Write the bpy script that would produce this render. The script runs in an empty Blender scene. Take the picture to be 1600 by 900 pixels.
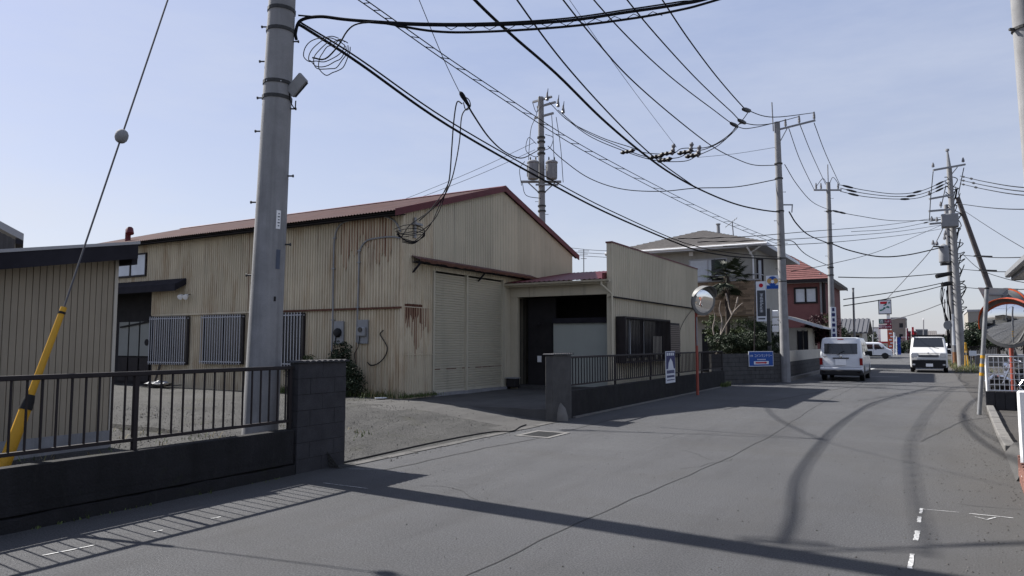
import bpy, bmesh, math, random
from math import sin, cos, tan, pi, radians, atan, atan2, sqrt
from mathutils import Vector, Matrix
random.seed(7)
S = bpy.context.scene
COL = S.collection
# ------------------------------------------------------------------ camera, sky, sun, exposure
F, H = 1110.0, 1.62
PIT = atan(86 / F)
TH = radians(30.477)          # the road runs along +y; the camera looks this much to its left
cam = bpy.data.cameras.new('Camera'); camo = bpy.data.objects.new('Camera', cam); COL.objects.link(camo)
cam.sensor_width = 36; cam.lens = 36 * F / 1600; cam.clip_end = 3000; cam.clip_start = .05
camo.location = (0, 0, H); camo.rotation_euler = (pi / 2 + PIT, 0, TH)
S.camera = camo
SUN_EL, SUN_AZ = radians(44), radians(-86.0)      # azimuth clockwise from +y
w = bpy.data.worlds.new('World'); S.world = w; w.use_nodes = True
nt = w.node_tree; nt.nodes.clear()
sky = nt.nodes.new('ShaderNodeTexSky'); sky.sky_type = 'NISHITA'; sky.sun_disc = False
sky.sun_elevation = SUN_EL; sky.sun_rotation = SUN_AZ % (2 * pi)
sky.air_density = 1.0; sky.dust_density = 1.0; sky.ozone_density = 3.0; sky.altitude = 50
bg = nt.nodes.new('ShaderNodeBackground'); bg.inputs[1].default_value = 0.095
out = nt.nodes.new('ShaderNodeOutputWorld')
tc = nt.nodes.new('ShaderNodeTexCoord'); mp = nt.nodes.new('ShaderNodeMapping'); mp.inputs['Scale'].default_value = (1.2, 1.2, 5)
no = nt.nodes.new('ShaderNodeTexNoise'); no.inputs['Scale'].default_value = 1.7; no.inputs['Detail'].default_value = 6; no.inputs['Roughness'].default_value = .62
cr = nt.nodes.new('ShaderNodeValToRGB'); cr.color_ramp.elements[0].position = .43; cr.color_ramp.elements[1].position = .8
cr.color_ramp.elements[0].color = (0, 0, 0, 1); cr.color_ramp.elements[1].color = (.55, .55, .55, 1)
mx = nt.nodes.new('ShaderNodeMix'); mx.data_type = 'RGBA'; mx.inputs['B'].default_value = (6.5, 6.7, 7.0, 1)
tint = nt.nodes.new('ShaderNodeMix'); tint.data_type = 'RGBA'; tint.blend_type = 'MULTIPLY'; tint.inputs['Factor'].default_value = 1
tint.inputs['B'].default_value = (1.0, .93, 1.0, 1)
nt.links.new(tc.outputs['Generated'], mp.inputs[0]); nt.links.new(mp.outputs[0], no.inputs['Vector'])
nt.links.new(no.outputs['Fac'], cr.inputs[0]); nt.links.new(cr.outputs[0], mx.inputs['Factor'])
nt.links.new(sky.outputs[0], tint.inputs['A']); nt.links.new(tint.outputs['Result'], mx.inputs['A'])
sep = nt.nodes.new('ShaderNodeSeparateXYZ'); nt.links.new(tc.outputs['Generated'], sep.inputs[0])
hr = nt.nodes.new('ShaderNodeMapRange'); hr.interpolation_type = 'SMOOTHERSTEP'; nt.links.new(sep.outputs['Z'], hr.inputs[0])
hr.inputs[1].default_value = 0.0; hr.inputs[2].default_value = .55; hr.inputs[3].default_value = 0.0; hr.inputs[4].default_value = 1.0
hg_ = nt.nodes.new('ShaderNodeMix'); hg_.data_type = 'RGBA'; hg_.inputs['A'].default_value = (2.62, 2.72, 3.02, 1); hg_.inputs['B'].default_value = (1.95, 2.25, 3.1, 1)
nt.links.new(hr.outputs[0], hg_.inputs['Factor'])
hz_ = nt.nodes.new('ShaderNodeMix'); hz_.data_type = 'RGBA'; hz_.inputs['Factor'].default_value = .76; nt.links.new(hg_.outputs['Result'], hz_.inputs['B'])
nt.links.new(mx.outputs['Result'], hz_.inputs['A']); nt.links.new(hz_.outputs['Result'], bg.inputs[0]); nt.links.new(bg.outputs[0], out.inputs[0])
sl = bpy.data.lights.new('Sun', 'SUN'); sl.energy = 4.4; sl.angle = radians(.7); sl.color = (1, .965, .915)
so = bpy.data.objects.new('Sun', sl); COL.objects.link(so)
to_sun = Vector((sin(SUN_AZ) * cos(SUN_EL), cos(SUN_AZ) * cos(SUN_EL), sin(SUN_EL)))
so.rotation_euler = to_sun.to_track_quat('Z', 'Y').to_euler(); so.location = (-30, 10, 40)
S.view_settings.view_transform = 'Standard'; S.view_settings.look = 'None'
S.view_settings.exposure = 1.15; S.view_settings.gamma = 1

# ------------------------------------------------------------------ pixel -> place
def ray(px, py):
    a = (px - 800) / F; v = (450 - py) / F
    f = cos(PIT) - v * sin(PIT); u = sin(PIT) + v * cos(PIT)
    return Vector((a * cos(TH) - f * sin(TH), a * sin(TH) + f * cos(TH), u)), f
CP = Vector((0, 0, H))
def atx(px, py, X): r, _ = ray(px, py); return CP + r * (X / r.x)
def aty(px, py, Y): r, _ = ray(px, py); return CP + r * (Y / r.y)
def atz(px, py, Z=0): r, _ = ray(px, py); return CP + r * ((Z - H) / r.z)
def atd(px, py, d): r, f = ray(px, py); return CP + r * (d / f)
def atpl(px, py, A, B):
    n = Vector((B[1] - A[1], A[0] - B[0], 0)); r, _ = ray(px, py)
    return CP + r * (n.dot(Vector((A[0], A[1], H)) - CP) / n.dot(r))
def depth(p): return -p[0] * sin(TH) + p[1] * cos(TH)
def zrow(p, py):      # height on the upright line through p that shows at pixel row py
    v = (450 - py) / F
    return H + depth(p) * (sin(PIT) + v * cos(PIT)) / (cos(PIT) - v * sin(PIT))

# ------------------------------------------------------------------ materials
MATS = {}
def mat(name, col, rough=.75, var=.18, scale=4, metal=0, streak=None, bump=0, bscale=60, fine=0, fscale=90, island=0, spec=.22, stretch=None, trans=0, coat=0, alpha=1):
    if name in MATS: return MATS[name]
    m = bpy.data.materials.new(name); m.use_nodes = True; t = m.node_tree; n = t.nodes; L = t.links
    b = n['Principled BSDF']; b.inputs['Roughness'].default_value = rough; b.inputs['Metallic'].default_value = metal
    b.inputs['Specular IOR Level'].default_value = spec
    if coat: b.inputs['Coat Weight'].default_value = coat; b.inputs['Coat Roughness'].default_value = .08
    b.inputs['Base Color'].default_value = (*col, 1)
    geo = n.new('ShaderNodeNewGeometry')
    cur = None
    def noise(sc, det=5, vec=None, r=.6):
        q = n.new('ShaderNodeTexNoise'); q.inputs['Scale'].default_value = sc; q.inputs['Detail'].default_value = det; q.inputs['Roughness'].default_value = r
        L.new(vec or geo.outputs['Position'], q.inputs['Vector']); return q.outputs['Fac']
    def mapped(sc):
        q = n.new('ShaderNodeVectorMath'); q.operation = 'MULTIPLY'; q.inputs[1].default_value = sc
        L.new(geo.outputs['Position'], q.inputs[0]); return q.outputs[0]
    def rng(x, a, bb, lo, hi):
        q = n.new('ShaderNodeMapRange'); q.inputs[1].default_value = a; q.inputs[2].default_value = bb; q.inputs[3].default_value = lo; q.inputs[4].default_value = hi
        L.new(x, q.inputs[0]); return q.outputs[0]
    def mixc(fac, A, B, mode='MIX'):
        q = n.new('ShaderNodeMix'); q.data_type = 'RGBA'; q.blend_type = mode
        if isinstance(fac, float): q.inputs['Factor'].default_value = fac
        else: L.new(fac, q.inputs['Factor'])
        for s, x in (('A', A), ('B', B)):
            if isinstance(x, tuple): q.inputs[s].default_value = (*x, 1)
            else: L.new(x, q.inputs[s])
        return q.outputs['Result']
    cur = col
    if var:
        f = noise(scale, 6, mapped(stretch) if stretch else None)
        k = rng(f, .25, .75, 0, 1)
        cur = mixc(k, tuple(c * (1 - var) for c in col), tuple(min(1, c * (1 + var)) for c in col))
    if fine:
        f = noise(fscale, 3); cur = mixc(rng(f, .3, .7, 0, 1), mixc(1.0, cur, (1 - fine,) * 3, 'MULTIPLY'), mixc(1.0, cur, (1 + fine,) * 3, 'MULTIPLY'))
    if streak:
        for (sc_, amt, lo, hi, vs) in streak:
            f = noise(1.0, 5, mapped(vs), .65); cur = mixc(rng(f, lo, hi, 0, amt), cur, sc_)
    if island:
        k = rng(geo.outputs['Random Per Island'], 0, 1, 1 - island, 1 + island)
        q = n.new('ShaderNodeVectorMath'); q.operation = 'SCALE'
        if isinstance(cur, tuple): q.inputs[0].default_value = cur
        else: L.new(cur, q.inputs[0])
        L.new(k, q.inputs['Scale']); cur = q.outputs[0]
    if not isinstance(cur, tuple): L.new(cur, b.inputs['Base Color'])
    if trans:
        b.inputs['Transmission Weight'].default_value = trans
    if alpha < 1: b.inputs['Alpha'].default_value = alpha
    if bump:
        bn = n.new('ShaderNodeBump'); bn.inputs['Strength'].default_value = bump; bn.inputs['Distance'].default_value = .02
        L.new(noise(bscale, 4), bn.inputs['Height']); L.new(bn.outputs[0], b.inputs['Normal'])
    MATS[name] = m; return m
RUST = (.13, .05, .028)
GRIME = (.10, .09, .08)
rust_up = ((RUST, .8, .58, .74, (9, 9, .4)), (GRIME, .45, .55, .8, (5, 5, .25)), ((.30, .20, .11), .6, .5, .7, (3, 3, .6)))
M_cream = mat('cream_painted_steel', (.50, .435, .32), .55, .16, .8, streak=rust_up, fine=.05, island=.07)
M_cream2 = mat('cream_paint_cleaner', (.47, .425, .325), .55, .10, .8, streak=((GRIME, .45, .55, .8, (5, 5, .25)), (RUST, .5, .62, .74, (9, 9, .4))), fine=.04, island=.07)
M_creamred = mat('cream_paint_rusting', (.40, .30, .20), .65, .2, 1.2, streak=((RUST, .92, .40, .62, (10, 10, .5)),))
M_rust = mat('rusted_steel', (.10, .045, .03), .85, .4, 9, fine=.25, fscale=60)
M_rustroof = mat('rusty_red_roof_sheet', (.115, .068, .064), .8, .35, 2.2, streak=((RUST, .8, .5, .7, (1.2, 3, 3)),))
M_redtrim = mat('maroon_trim_paint', (.10, .02, .025), .5, .2, 3)
M_shut = mat('cream_shutter_steel', (.45, .415, .325), .5, .08, .9, streak=((GRIME, .3, .55, .8, (4, 4, .4)),))
M_brown = mat('brown_shed_sheet', (.29, .25, .19), .6, .12, 1.1, streak=((GRIME, .4, .55, .8, (5, 5, .3)),))
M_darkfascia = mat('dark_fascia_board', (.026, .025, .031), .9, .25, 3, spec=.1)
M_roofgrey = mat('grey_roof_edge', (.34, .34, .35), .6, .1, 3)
M_dark = mat('dark_board_and_recess_shade', (.022, .020, .021), .8, .3, 3)  # dark boards; also holds the shade of the entrance recess and eave
M_panel = mat('grey_green_panel', (.34, .36, .33), .6, .06, 1.5)
M_glass = mat('window_glass', (.012, .014, .02), .12, 0, spec=.35)
M_frost = mat('frosted_pane', (.20, .21, .20), .35, .1, 2)
M_curtain = mat('pale_curtain_glass', (.55, .58, .62), .3, .12, 4)
M_alu = mat('aluminium_bar', (.40, .405, .43), .5, .06, 8, metal=.2)
M_bronze = mat('bronze_aluminium', (.022, .018, .019), .6, .2, 6, spec=.2)
M_conc = mat('pole_concrete', (.235, .235, .24), .85, .2, 3, fine=.08, streak=(((.11, .11, .11), .5, .52, .75, (6, 6, .25)), ((.32, .32, .31), .4, .55, .75, (9, 9, .2)), ((.06, .06, .06), .7, .70, .75, (40, 40, 40))), bump=.25, bscale=90)
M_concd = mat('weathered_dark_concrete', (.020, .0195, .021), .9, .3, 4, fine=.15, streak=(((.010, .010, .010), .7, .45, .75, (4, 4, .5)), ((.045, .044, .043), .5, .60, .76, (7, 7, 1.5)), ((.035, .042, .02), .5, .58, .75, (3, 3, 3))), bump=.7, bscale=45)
M_block = mat('grey_concrete_block', (.043, .0425, .047), .9, .25, 5, fine=.14, streak=(((.05, .05, .05), .6, .5, .8, (5, 5, .8)),), bump=.5, bscale=70)
M_block2 = mat('pale_concrete_block', (.07, .069, .069), .9, .25, 4, fine=.12, bump=.4, bscale=70)
M_kerb = mat('pale_kerb_concrete', (.15, .145, .138), .9, .2, 5, fine=.12, bump=.4, bscale=60)
M_steelg = mat('galvanised_steel', (.24, .245, .255), .55, .15, 10, metal=.35)
M_iron = mat('cast_iron', (.05, .05, .05), .6, .3, 20, metal=.4)
M_black = mat('black_rubber', (.012, .012, .013), .55, .2, 6)
M_cable = mat('black_cable_sheath', (.008, .008, .010), .85, 0, spec=.15)
M_cableg = mat('grey_cable_sheath', (.09, .09, .10), .8, 0)
M_yellow = mat('yellow_plastic_guard', (.55, .30, .03), .5, .15, 4, streak=((GRIME, .3, .55, .8, (6, 6, .6)),))
M_white = mat('white_plastic', (.78, .78, .78), .45, .06, 5)
M_orange = mat('orange_paint', (.62, .11, .035), .45, .12, 5)
M_orpost = mat('faded_orange_paint', (.30, .075, .055), .5, .2, 5)
M_mirror = mat('mirror_face', (.82, .84, .86), .03, 0, metal=1)
M_mback = mat('mirror_back', (.17, .17, .165), .5, .12, 5)
M_vanw = mat('white_car_paint', (.62, .64, .68), .28, .02, 2, coat=.6)
M_vanc = mat('ivory_car_paint', (.56, .56, .55), .28, .02, 2, coat=.6)
M_bumper = mat('black_bumper_plastic', (.018, .018, .02), .55, .1, 5)
M_cglass = mat('car_glass', (.012, .014, .018), .04, 0, spec=.7)
M_tail = mat('red_lamp_lens', (.22, .01, .012), .15, 0)
M_lamp = mat('clear_lamp_lens', (.6, .62, .65), .1, .1, 40, metal=.4)
M_plate = mat('blank_number_plate', (.95, .95, .95), .5, .0, 8)
M_chrome = mat('bright_metal', (.7, .7, .72), .15, 0, metal=1)
M_wallb = mat('grey_beige_render', (.33, .32, .29), .85, .08, 2, streak=((GRIME, .3, .55, .85, (3, 3, .3)),), fine=.06)
M_tileg = mat('grey_roof_slates', (.145, .135, .13), .8, .2, 5, fine=.15, fscale=40)
M_stone = mat('tan_ledge_stone', (.27, .20, .14), .85, .2, 8, island=.4, bump=.4)
M_red = mat('red_brown_render', (.185, .082, .08), .85, .1, 2, fine=.06)
M_redroof = mat('red_roof_tiles', (.15, .065, .062), .8, .2, 5, fine=.15, fscale=35)
M_creamw = mat('cream_render_wall', (.46, .43, .37), .85, .1, 2)
M_bark = mat('brown_bark', (.05, .04, .033), .9, .3, 12, bump=.6)
M_barkp = mat('pale_bare_bark', (.22, .19, .165), .85, .2, 12)
M_leaf = mat('dark_leaf', (.022, .034, .017), .55, .25, 6, island=.5)
M_leafb = mat('bright_leaf', (.045, .064, .024), .55, .25, 6, island=.5)
M_palm = mat('palm_leaf', (.022, .03, .016), .5, .2, 6, island=.4)
M_leafr = mat('dark_red_leaf', (.035, .010, .014), .55, .25, 6, island=.5)
M_grass = mat('grass_blade', (.08, .105, .035), .7, .3, 5, island=.5)
M_dry = mat('straw_blade', (.22, .18, .09), .8, .3, 5, island=.4)
M_gravel = mat('gravel_stone', (.08, .076, .07), .9, .2, 12, island=.45)
M_paint = mat('worn_white_road_paint', (.42, .42, .41), .8, .15, 10, streak=(((.12, .12, .12), .75, .5, .6, (25, 25, 25)),))
M_brickr = mat('red_brown_brick', (.20, .105, .085), .85, .3, 8, fine=.15)
M_bluesign = mat('blue_sign_face', (.012, .07, .30), .4, .05, 6)
M_sgrey = mat('charcoal_sign_face', (.055, .06, .07), .4, .05, 6)
M_signw = mat('white_sign_face', (.62, .65, .70), .45, .05, 6)
M_signr = mat('red_sign_face', (.42, .015, .03), .45, .05, 6)
M_signg = mat('green_sign_face', (.01, .12, .10), .45, .05, 6)
M_maroon = mat('maroon_sign_face', (.16, .012, .035), .45, .05, 6)
M_navy = mat('navy_poster_print', (.02, .025, .11), .5, .15, 8)
M_ochre = mat('ochre_print', (.42, .27, .10), .5, .1, 8)
M_orsign = mat('terracotta_banner', (.40, .085, .05), .6, .1, 6)
M_blueflag = mat('blue_flag_cloth', (.02, .05, .24), .7, .1, 6)
M_solar = mat('dark_solar_cell', (.02, .022, .03), .2, 0)
M_trans = mat('transformer_grey', (.22, .225, .235), .5, .1, 6)
M_gtile = mat('silver_roof_tile', (.10, .10, .105), .45, .15, 6)
M_soil = mat('bare_soil', (.075, .066, .054), .95, .3, 2, fine=.25, bump=.5)
M_signgrey = mat('sign_back_aluminium', (.36, .36, .34), .5, .1, 4, metal=.2)
M_hose = mat('black_hose', (.015, .015, .015), .6, 0)

# ------------------------------------------------------------------ mesh builder
class MB:
    def __init__(s): s.v = []; s.f = []; s.m = []
    def add(s, vs, fs, m=0):
        o = len(s.v); s.v += [Vector(v) for v in vs]; s.f += [tuple(i + o for i in f) for f in fs]; s.m += [m] * len(fs); return s
    def box(s, x0, x1, y0, y1, z0, z1, m=0):
        x0, x1 = sorted((x0, x1)); y0, y1 = sorted((y0, y1)); z0, z1 = sorted((z0, z1))
        return s.add([(x0, y0, z0), (x1, y0, z0), (x1, y1, z0), (x0, y1, z0), (x0, y0, z1), (x1, y0, z1), (x1, y1, z1), (x0, y1, z1)],
                     [(3, 2, 1, 0), (4, 5, 6, 7), (0, 1, 5, 4), (1, 2, 6, 5), (2, 3, 7, 6), (3, 0, 4, 7)], m)
    def beam(s, a, b, wd, ht, m=0, up=(0, 0, 1)):
        a = Vector(a); b = Vector(b); d = (b - a).normalized(); u = Vector(up)
        if abs(d.dot(u)) > .95: u = Vector((0, 1, 0))
        r = d.cross(u).normalized(); u = r.cross(d).normalized(); r *= wd / 2; u *= ht / 2
        return s.add([a - r - u, a + r - u, a + r + u, a - r + u, b - r - u, b + r - u, b + r + u, b - r + u],
                     [(0, 1, 2, 3), (7, 6, 5, 4), (0, 4, 5, 1), (1, 5, 6, 2), (2, 6, 7, 3), (3, 7, 4, 0)], m)
    def tube(s, pts, r, n=6, m=0, cap=True):
        pts = [Vector(p) for p in pts]; k = len(pts); rs = r if isinstance(r, (list, tuple)) else [r] * k
        o = len(s.v); prev = None
        for i, p in enumerate(pts):
            t = (pts[min(i + 1, k - 1)] - pts[max(i - 1, 0)])
            if t.length < 1e-9: t = Vector((0, 0, 1))
            t.normalize()
            if prev is None:
                u = Vector((0, 0, 1)) if abs(t.z) < .9 else Vector((1, 0, 0))
                u = (u - t * t.dot(u)).normalized()
            else:
                u = prev - t * t.dot(prev)
                u = u.normalized() if u.length > 1e-6 else Vector((1, 0, 0))
            prev = u; q = t.cross(u)
            for j in range(n):
                a = 2 * pi * j / n; s.v.append(p + (u * cos(a) + q * sin(a)) * rs[i])
        for i in range(k - 1):
            for j in range(n):
                s.f.append((o + i * n + j, o + i * n + (j + 1) % n, o + (i + 1) * n + (j + 1) % n, o + (i + 1) * n + j)); s.m.append(m)
        if cap:
            s.f.append(tuple(o + j for j in reversed(range(n)))); s.m.append(m)
            s.f.append(tuple(o + (k - 1) * n + j for j in range(n))); s.m.append(m)
        return s
    def cyl(s, a, b, r, n=12, m=0, r2=None): return s.tube([a, b], [r, r if r2 is None else r2], n, m)
    def lathe(s, c, axis, prof, n=16, m=0):      # prof: (distance along axis, radius)
        c = Vector(c); ax = Vector(axis).normalized(); return s.tube_prof(c, ax, prof, n, m)
    def tube_prof(s, c, ax, prof, n, m):
        u = Vector((0, 0, 1)) if abs(ax.z) < .9 else Vector((1, 0, 0)); u = (u - ax * ax.dot(u)).normalized(); q = ax.cross(u); o = len(s.v)
        for (h, r) in prof:
            for j in range(n):
                a = 2 * pi * j / n; s.v.append(c + ax * h + (u * cos(a) + q * sin(a)) * r)
        for i in range(len(prof) - 1):
            for j in range(n):
                s.f.append((o + i * n + j, o + i * n + (j + 1) % n, o + (i + 1) * n + (j + 1) % n, o + (i + 1) * n + j)); s.m.append(m)
        s.f.append(tuple(o + j for j in reversed(range(n)))); s.m.append(m)
        s.f.append(tuple(o + (len(prof) - 1) * n + j for j in range(n))); s.m.append(m)
        return s
    def quad(s, a, b, c, d, m=0): return s.add([a, b, c, d], [(0, 1, 2, 3)], m)
    def prism(s, poly, vec, m=0):
        k = len(poly); v = Vector(vec); P = [Vector(p) for p in poly]
        return s.add(P + [p + v for p in P], [tuple(reversed(range(k))), tuple(range(k, 2 * k))] + [(i, (i + 1) % k, k + (i + 1) % k, k + i) for i in range(k)], m)
def ob(name, mb, mats, parent=None, smooth=False, local=False, bevel=0):
    me = bpy.data.meshes.new(name)
    off = Vector((0, 0, 0))
    if parent and not local: off = WORG[parent.name]
    me.from_pydata([v - off for v in mb.v], [], mb.f); 
    if not isinstance(mats, (list, tuple)): mats = [mats]
    for q in mats: me.materials.append(q)
    if len(mats) > 1: me.polygons.foreach_set('material_index', mb.m)
    bm = bmesh.new(); bm.from_mesh(me); bmesh.ops.recalc_face_normals(bm, faces=bm.faces)
    if bevel: bmesh.ops.bevel(bm, geom=bm.edges[:], offset=bevel, segments=1, affect='EDGES', clamp_overlap=True)
    bm.to_mesh(me); bm.free()
    if smooth:
        me.polygons.foreach_set('use_smooth', [True] * len(me.polygons))
        try: me.set_sharp_from_angle(angle=radians(38))
        except Exception: pass
    o = bpy.data.objects.new(name, me); COL.objects.link(o)
    if parent: o.parent = parent; WORG[o.name] = WORG[parent.name] if not local else WORG[parent.name]
    else: WORG[o.name] = Vector((0, 0, 0))
    return o
WORG = {}
def tag(o, label=None, cat=None, group=None, kind=None):
    if label: o['label'] = label
    if cat: o['category'] = cat
    if group: o['group'] = group
    if kind: o['kind'] = kind
    return o
def thing(name, loc, label, cat, group=None, rz=0):
    o = bpy.data.objects.new(name, None); COL.objects.link(o); o.location = loc; o.rotation_euler.z = rz; o.empty_display_size = .2
    WORG[o.name] = Vector(loc); return tag(o, label, cat, group)
def struct(name, mb, m, **k): return tag(ob(name, mb, m, **k), kind='structure')
def box(name, dims, m, parent=None, bevel=0): return ob(name, MB().box(*dims), m, parent, bevel=bevel)
def share(src, dv, parent):          # copy of a part, moved by dv
    c = src.copy(); COL.objects.link(c); c.parent = parent; c.location = src.location + Vector(dv); WORG[c.name] = WORG[parent.name]; return c
def corr(org, du, nn, length, zb, zt, pitch=.1, amp=.022, prof=((0, 0), (.16, 1), (.5, 1), (.66, 0)), thick=None, m=0):
    """ribbed upright sheet: runs from org along du, ribs towards nn, bottom zb(u), top zt(u)"""
    mb = MB(); org = Vector(org); du = Vector(du).normalized(); nn = Vector(nn).normalized()
    if not callable(zb): b0 = zb; zb = lambda u: b0
    if not callable(zt): t0 = zt; zt = lambda u: t0
    us = []; n = int(length / pitch) + 1
    for i in range(n):
        for (f, h) in prof:
            u = (i + f) * pitch
            if u <= length: us.append((u, h))
    us.append((length, 0))
    per = 8 * len(prof); R_ = random.Random(len(us)); i0 = 0
    while i0 < len(us) - 1:
        part = us[i0:i0 + per + 1]; vs = []; o_ = R_.uniform(0, .004)
        for (u, h) in part:
            p = org + du * u + nn * (h * amp + o_); vs += [(p.x, p.y, zb(u)), (p.x, p.y, zt(u))]
        mb.add(vs, [(2 * i, 2 * i + 2, 2 * i + 3, 2 * i + 1) for i in range(len(part) - 1)], m); i0 += per
    return mb
def corr_roof(a, b, c, d, pitch=.1, amp=.022):
    """ribbed sloping sheet a-b (eave) to d-c (ridge), ribs run from eave to ridge"""
    mb = MB(); a, b, c, d = map(Vector, (a, b, c, d)); n = int((b - a).length / pitch); nrm = (b - a).cross(d - a).normalized()
    if nrm.z < 0: nrm = -nrm
    vs = []
    for i in range(n * 2 + 1):
        t = i / (n * 2); h = amp * (i % 2)
        vs += [a.lerp(b, t) + nrm * h, d.lerp(c, t) + nrm * h]
    return mb.add(vs, [(2 * i, 2 * i + 2, 2 * i + 3, 2 * i + 1) for i in range(n * 2)])
def leaves(mb, c, rad, n, size, m=0, shell=.45, flat=1.0, seed=None):
    R = random.Random(seed) if seed is not None else random
    c = Vector(c); rad = Vector(rad) if not isinstance(rad, (int, float)) else Vector((rad,) * 3)
    for _ in range(n):
        while True:
            q = Vector((R.uniform(-1, 1), R.uniform(-1, 1), R.uniform(-1, 1)))
            if shell < q.length < 1: break
        p = c + Vector((q.x * rad.x, q.y * rad.y, q.z * rad.z)); s = size * R.uniform(.6, 1.35)
        a = Vector((R.uniform(-1, 1), R.uniform(-1, 1), R.uniform(-.8, .8))).normalized()
        b = a.cross(Vector((R.uniform(-1, 1), R.uniform(-1, 1), R.uniform(-1, 1)))).normalized()
        mb.add([p - a * s, p + b * s * .42, p + a * s, p - b * s * .42], [(0, 1, 2, 3)], m)
    return mb
def crown(mb, c, rad, clumps, per, csize, lsize, seed=1):
    R = random.Random(seed); c = Vector(c); rad = Vector(rad)
    for i in range(clumps):
        q = Vector((R.gauss(0, .5), R.gauss(0, .5), R.gauss(0, .5)))
        if q.length > 1: q = q.normalized() * R.uniform(.7, 1)
        p = c + Vector((q.x * rad.x, q.y * rad.y, q.z * rad.z)); k = R.uniform(.6, 1.25)
        leaves(mb, p, (csize * k, csize * k, csize * k * .8), per, lsize, shell=.1, seed=seed * 1000 + i)
    return mb
def text(body, size, m, parent, org, right, up, name='lettering', squeeze=1.0):
    cu = bpy.data.curves.new('t', 'FONT'); cu.body = body; cu.size = size; cu.align_x = 'CENTER'; cu.align_y = 'CENTER'; cu.extrude = .001
    o = bpy.data.objects.new('t', cu); COL.objects.link(o); dg = bpy.context.evaluated_depsgraph_get()
    me = bpy.data.meshes.new_from_object(o.evaluated_get(dg)); COL.objects.unlink(o); bpy.data.objects.remove(o)
    R = Vector(right).normalized(); U = Vector(up).normalized(); N = R.cross(U); org = Vector(org) - WORG[parent.name]
    for v in me.vertices: q = v.co.copy(); v.co = org + R * q.x * squeeze + U * q.y + N * q.z
    me.materials.clear(); me.materials.append(m)
    t = bpy.data.objects.new(name, me); COL.objects.link(t); t.parent = parent; WORG[t.name] = WORG[parent.name]; return t
def resample(pts, n):
    """smooth curve through the points (Catmull-Rom)"""
    P = [Vector(p) for p in pts]
    if len(P) < 3: return P
    P = [P[0] * 2 - P[1]] + P + [P[-1] * 2 - P[-2]]; o = []
    for i in range(1, len(P) - 2):
        for j in range(n):
            t = j / n; a, b, c, d = P[i - 1:i + 3]
            o.append(.5 * ((2 * b) + (c - a) * t + (2 * a - 5 * b + 4 * c - d) * t * t + (3 * b - a - 3 * c + d) * t ** 3))
    o.append(P[-2]); return o

# ------------------------------------------------------------------ ground, road, yard
M_asph = mat('asphalt', (.082, .0825, .086), .88, .14, .35, fine=.5, fscale=70, bump=.8, bscale=140,
             streak=(((.040, .039, .040), .5, .5, .75, (.9, .12, 1)), ((.075, .073, .072), .6, .54, .78, (1.5, .25, 1)), ((.016, .016, .017), .85, .68, .74, (32, 32, 32)), ((.068, .066, .064), .5, .5, .7, (.25, .6, 1))))
M_seam = mat('tar_seam', (.042, .042, .043), .9, .2, 9)
M_side = mat('dusty_verge_asphalt', (.062, .058, .054), .95, .25, 1.2, fine=.28, fscale=110, bump=.6, bscale=120)
M_dirt = mat('compacted_gravel', (.054, .053, .051), .95, .32, 1.0, fine=.6, fscale=38, bump=.9, bscale=80, streak=(((.05, .05, .032), .6, .55, .75, (1.1, 1.1, 1)),))
M_apron = mat('old_concrete_apron', (.066, .064, .062), .9, .2, 1.2, fine=.2, fscale=90, bump=.4, bscale=80)
RW, RE = -6.62, 1.0
struct('ground', MB().quad((-900, -300, -.3), (900, -300, -.3), (900, 1500, -.3), (-900, 1500, -.3)), M_soil)
mb = MB(); ys = [-30 + 2 * i for i in range(160)]
for a, b in zip(ys, ys[1:]): mb.quad((RW - .25, a, 0), (RE, a, 0), (RE, b, 0), (RW - .25, b, 0))
def dust(m, x0, x1, col, amt):          # dust that gathers along the right-hand edge
    t = m.node_tree; n = t.nodes; L = t.links; b = n['Principled BSDF']; src = b.inputs['Base Color'].links[0].from_socket
    g = n.new('ShaderNodeNewGeometry'); sp = n.new('ShaderNodeSeparateXYZ'); L.new(g.outputs['Position'], sp.inputs[0])
    nz = n.new('ShaderNodeTexNoise'); nz.inputs['Scale'].default_value = .8; nz.inputs['Detail'].default_value = 7; L.new(g.outputs['Position'], nz.inputs['Vector'])
    ad = n.new('ShaderNodeMath'); ad.operation = 'MULTIPLY_ADD'; L.new(nz.outputs['Fac'], ad.inputs[0]); ad.inputs[1].default_value = 1.6; L.new(sp.outputs['X'], ad.inputs[2])
    mr = n.new('ShaderNodeMapRange'); mr.inputs[1].default_value = x0 + .8; mr.inputs[2].default_value = x1 + .8; mr.inputs[4].default_value = amt; L.new(ad.outputs[0], mr.inputs[0])
    mx_ = n.new('ShaderNodeMix'); mx_.data_type = 'RGBA'; L.new(mr.outputs[0], mx_.inputs['Factor']); L.new(src, mx_.inputs['A']); mx_.inputs['B'].default_value = (*col, 1); L.new(mx_.outputs['Result'], b.inputs['Base Color'])
dust(M_asph, -.7, .7, (.088, .082, .074), .55)
road = struct('road', mb, M_asph)
def strip(name, pts, wd, m, z=.004, parent=None):
    mb = MB(); P = [Vector(p) for p in pts]; vs = []
    for i, p in enumerate(P):
        t = (P[min(i + 1, len(P) - 1)] - P[max(i - 1, 0)]).normalized(); nrm = Vector((-t.y, t.x, 0)) * wd / 2 * random.uniform(.85, 1.15)
        vs += [Vector((p.x, p.y, z)) - nrm, Vector((p.x, p.y, z)) + nrm]
    mb.add(vs, [(2 * i, 2 * i + 1, 2 * i + 3, 2 * i + 2) for i in range(len(P) - 1)])
    o = ob(name, mb, m, parent)
    return o
def wob(pts, n=8, a=.02):
    o = resample([Vector((p[0], p[1], 0)) for p in pts], n)
    return [q + Vector((random.uniform(-a, a), random.uniform(-a, a), 0)) for q in o]
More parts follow.
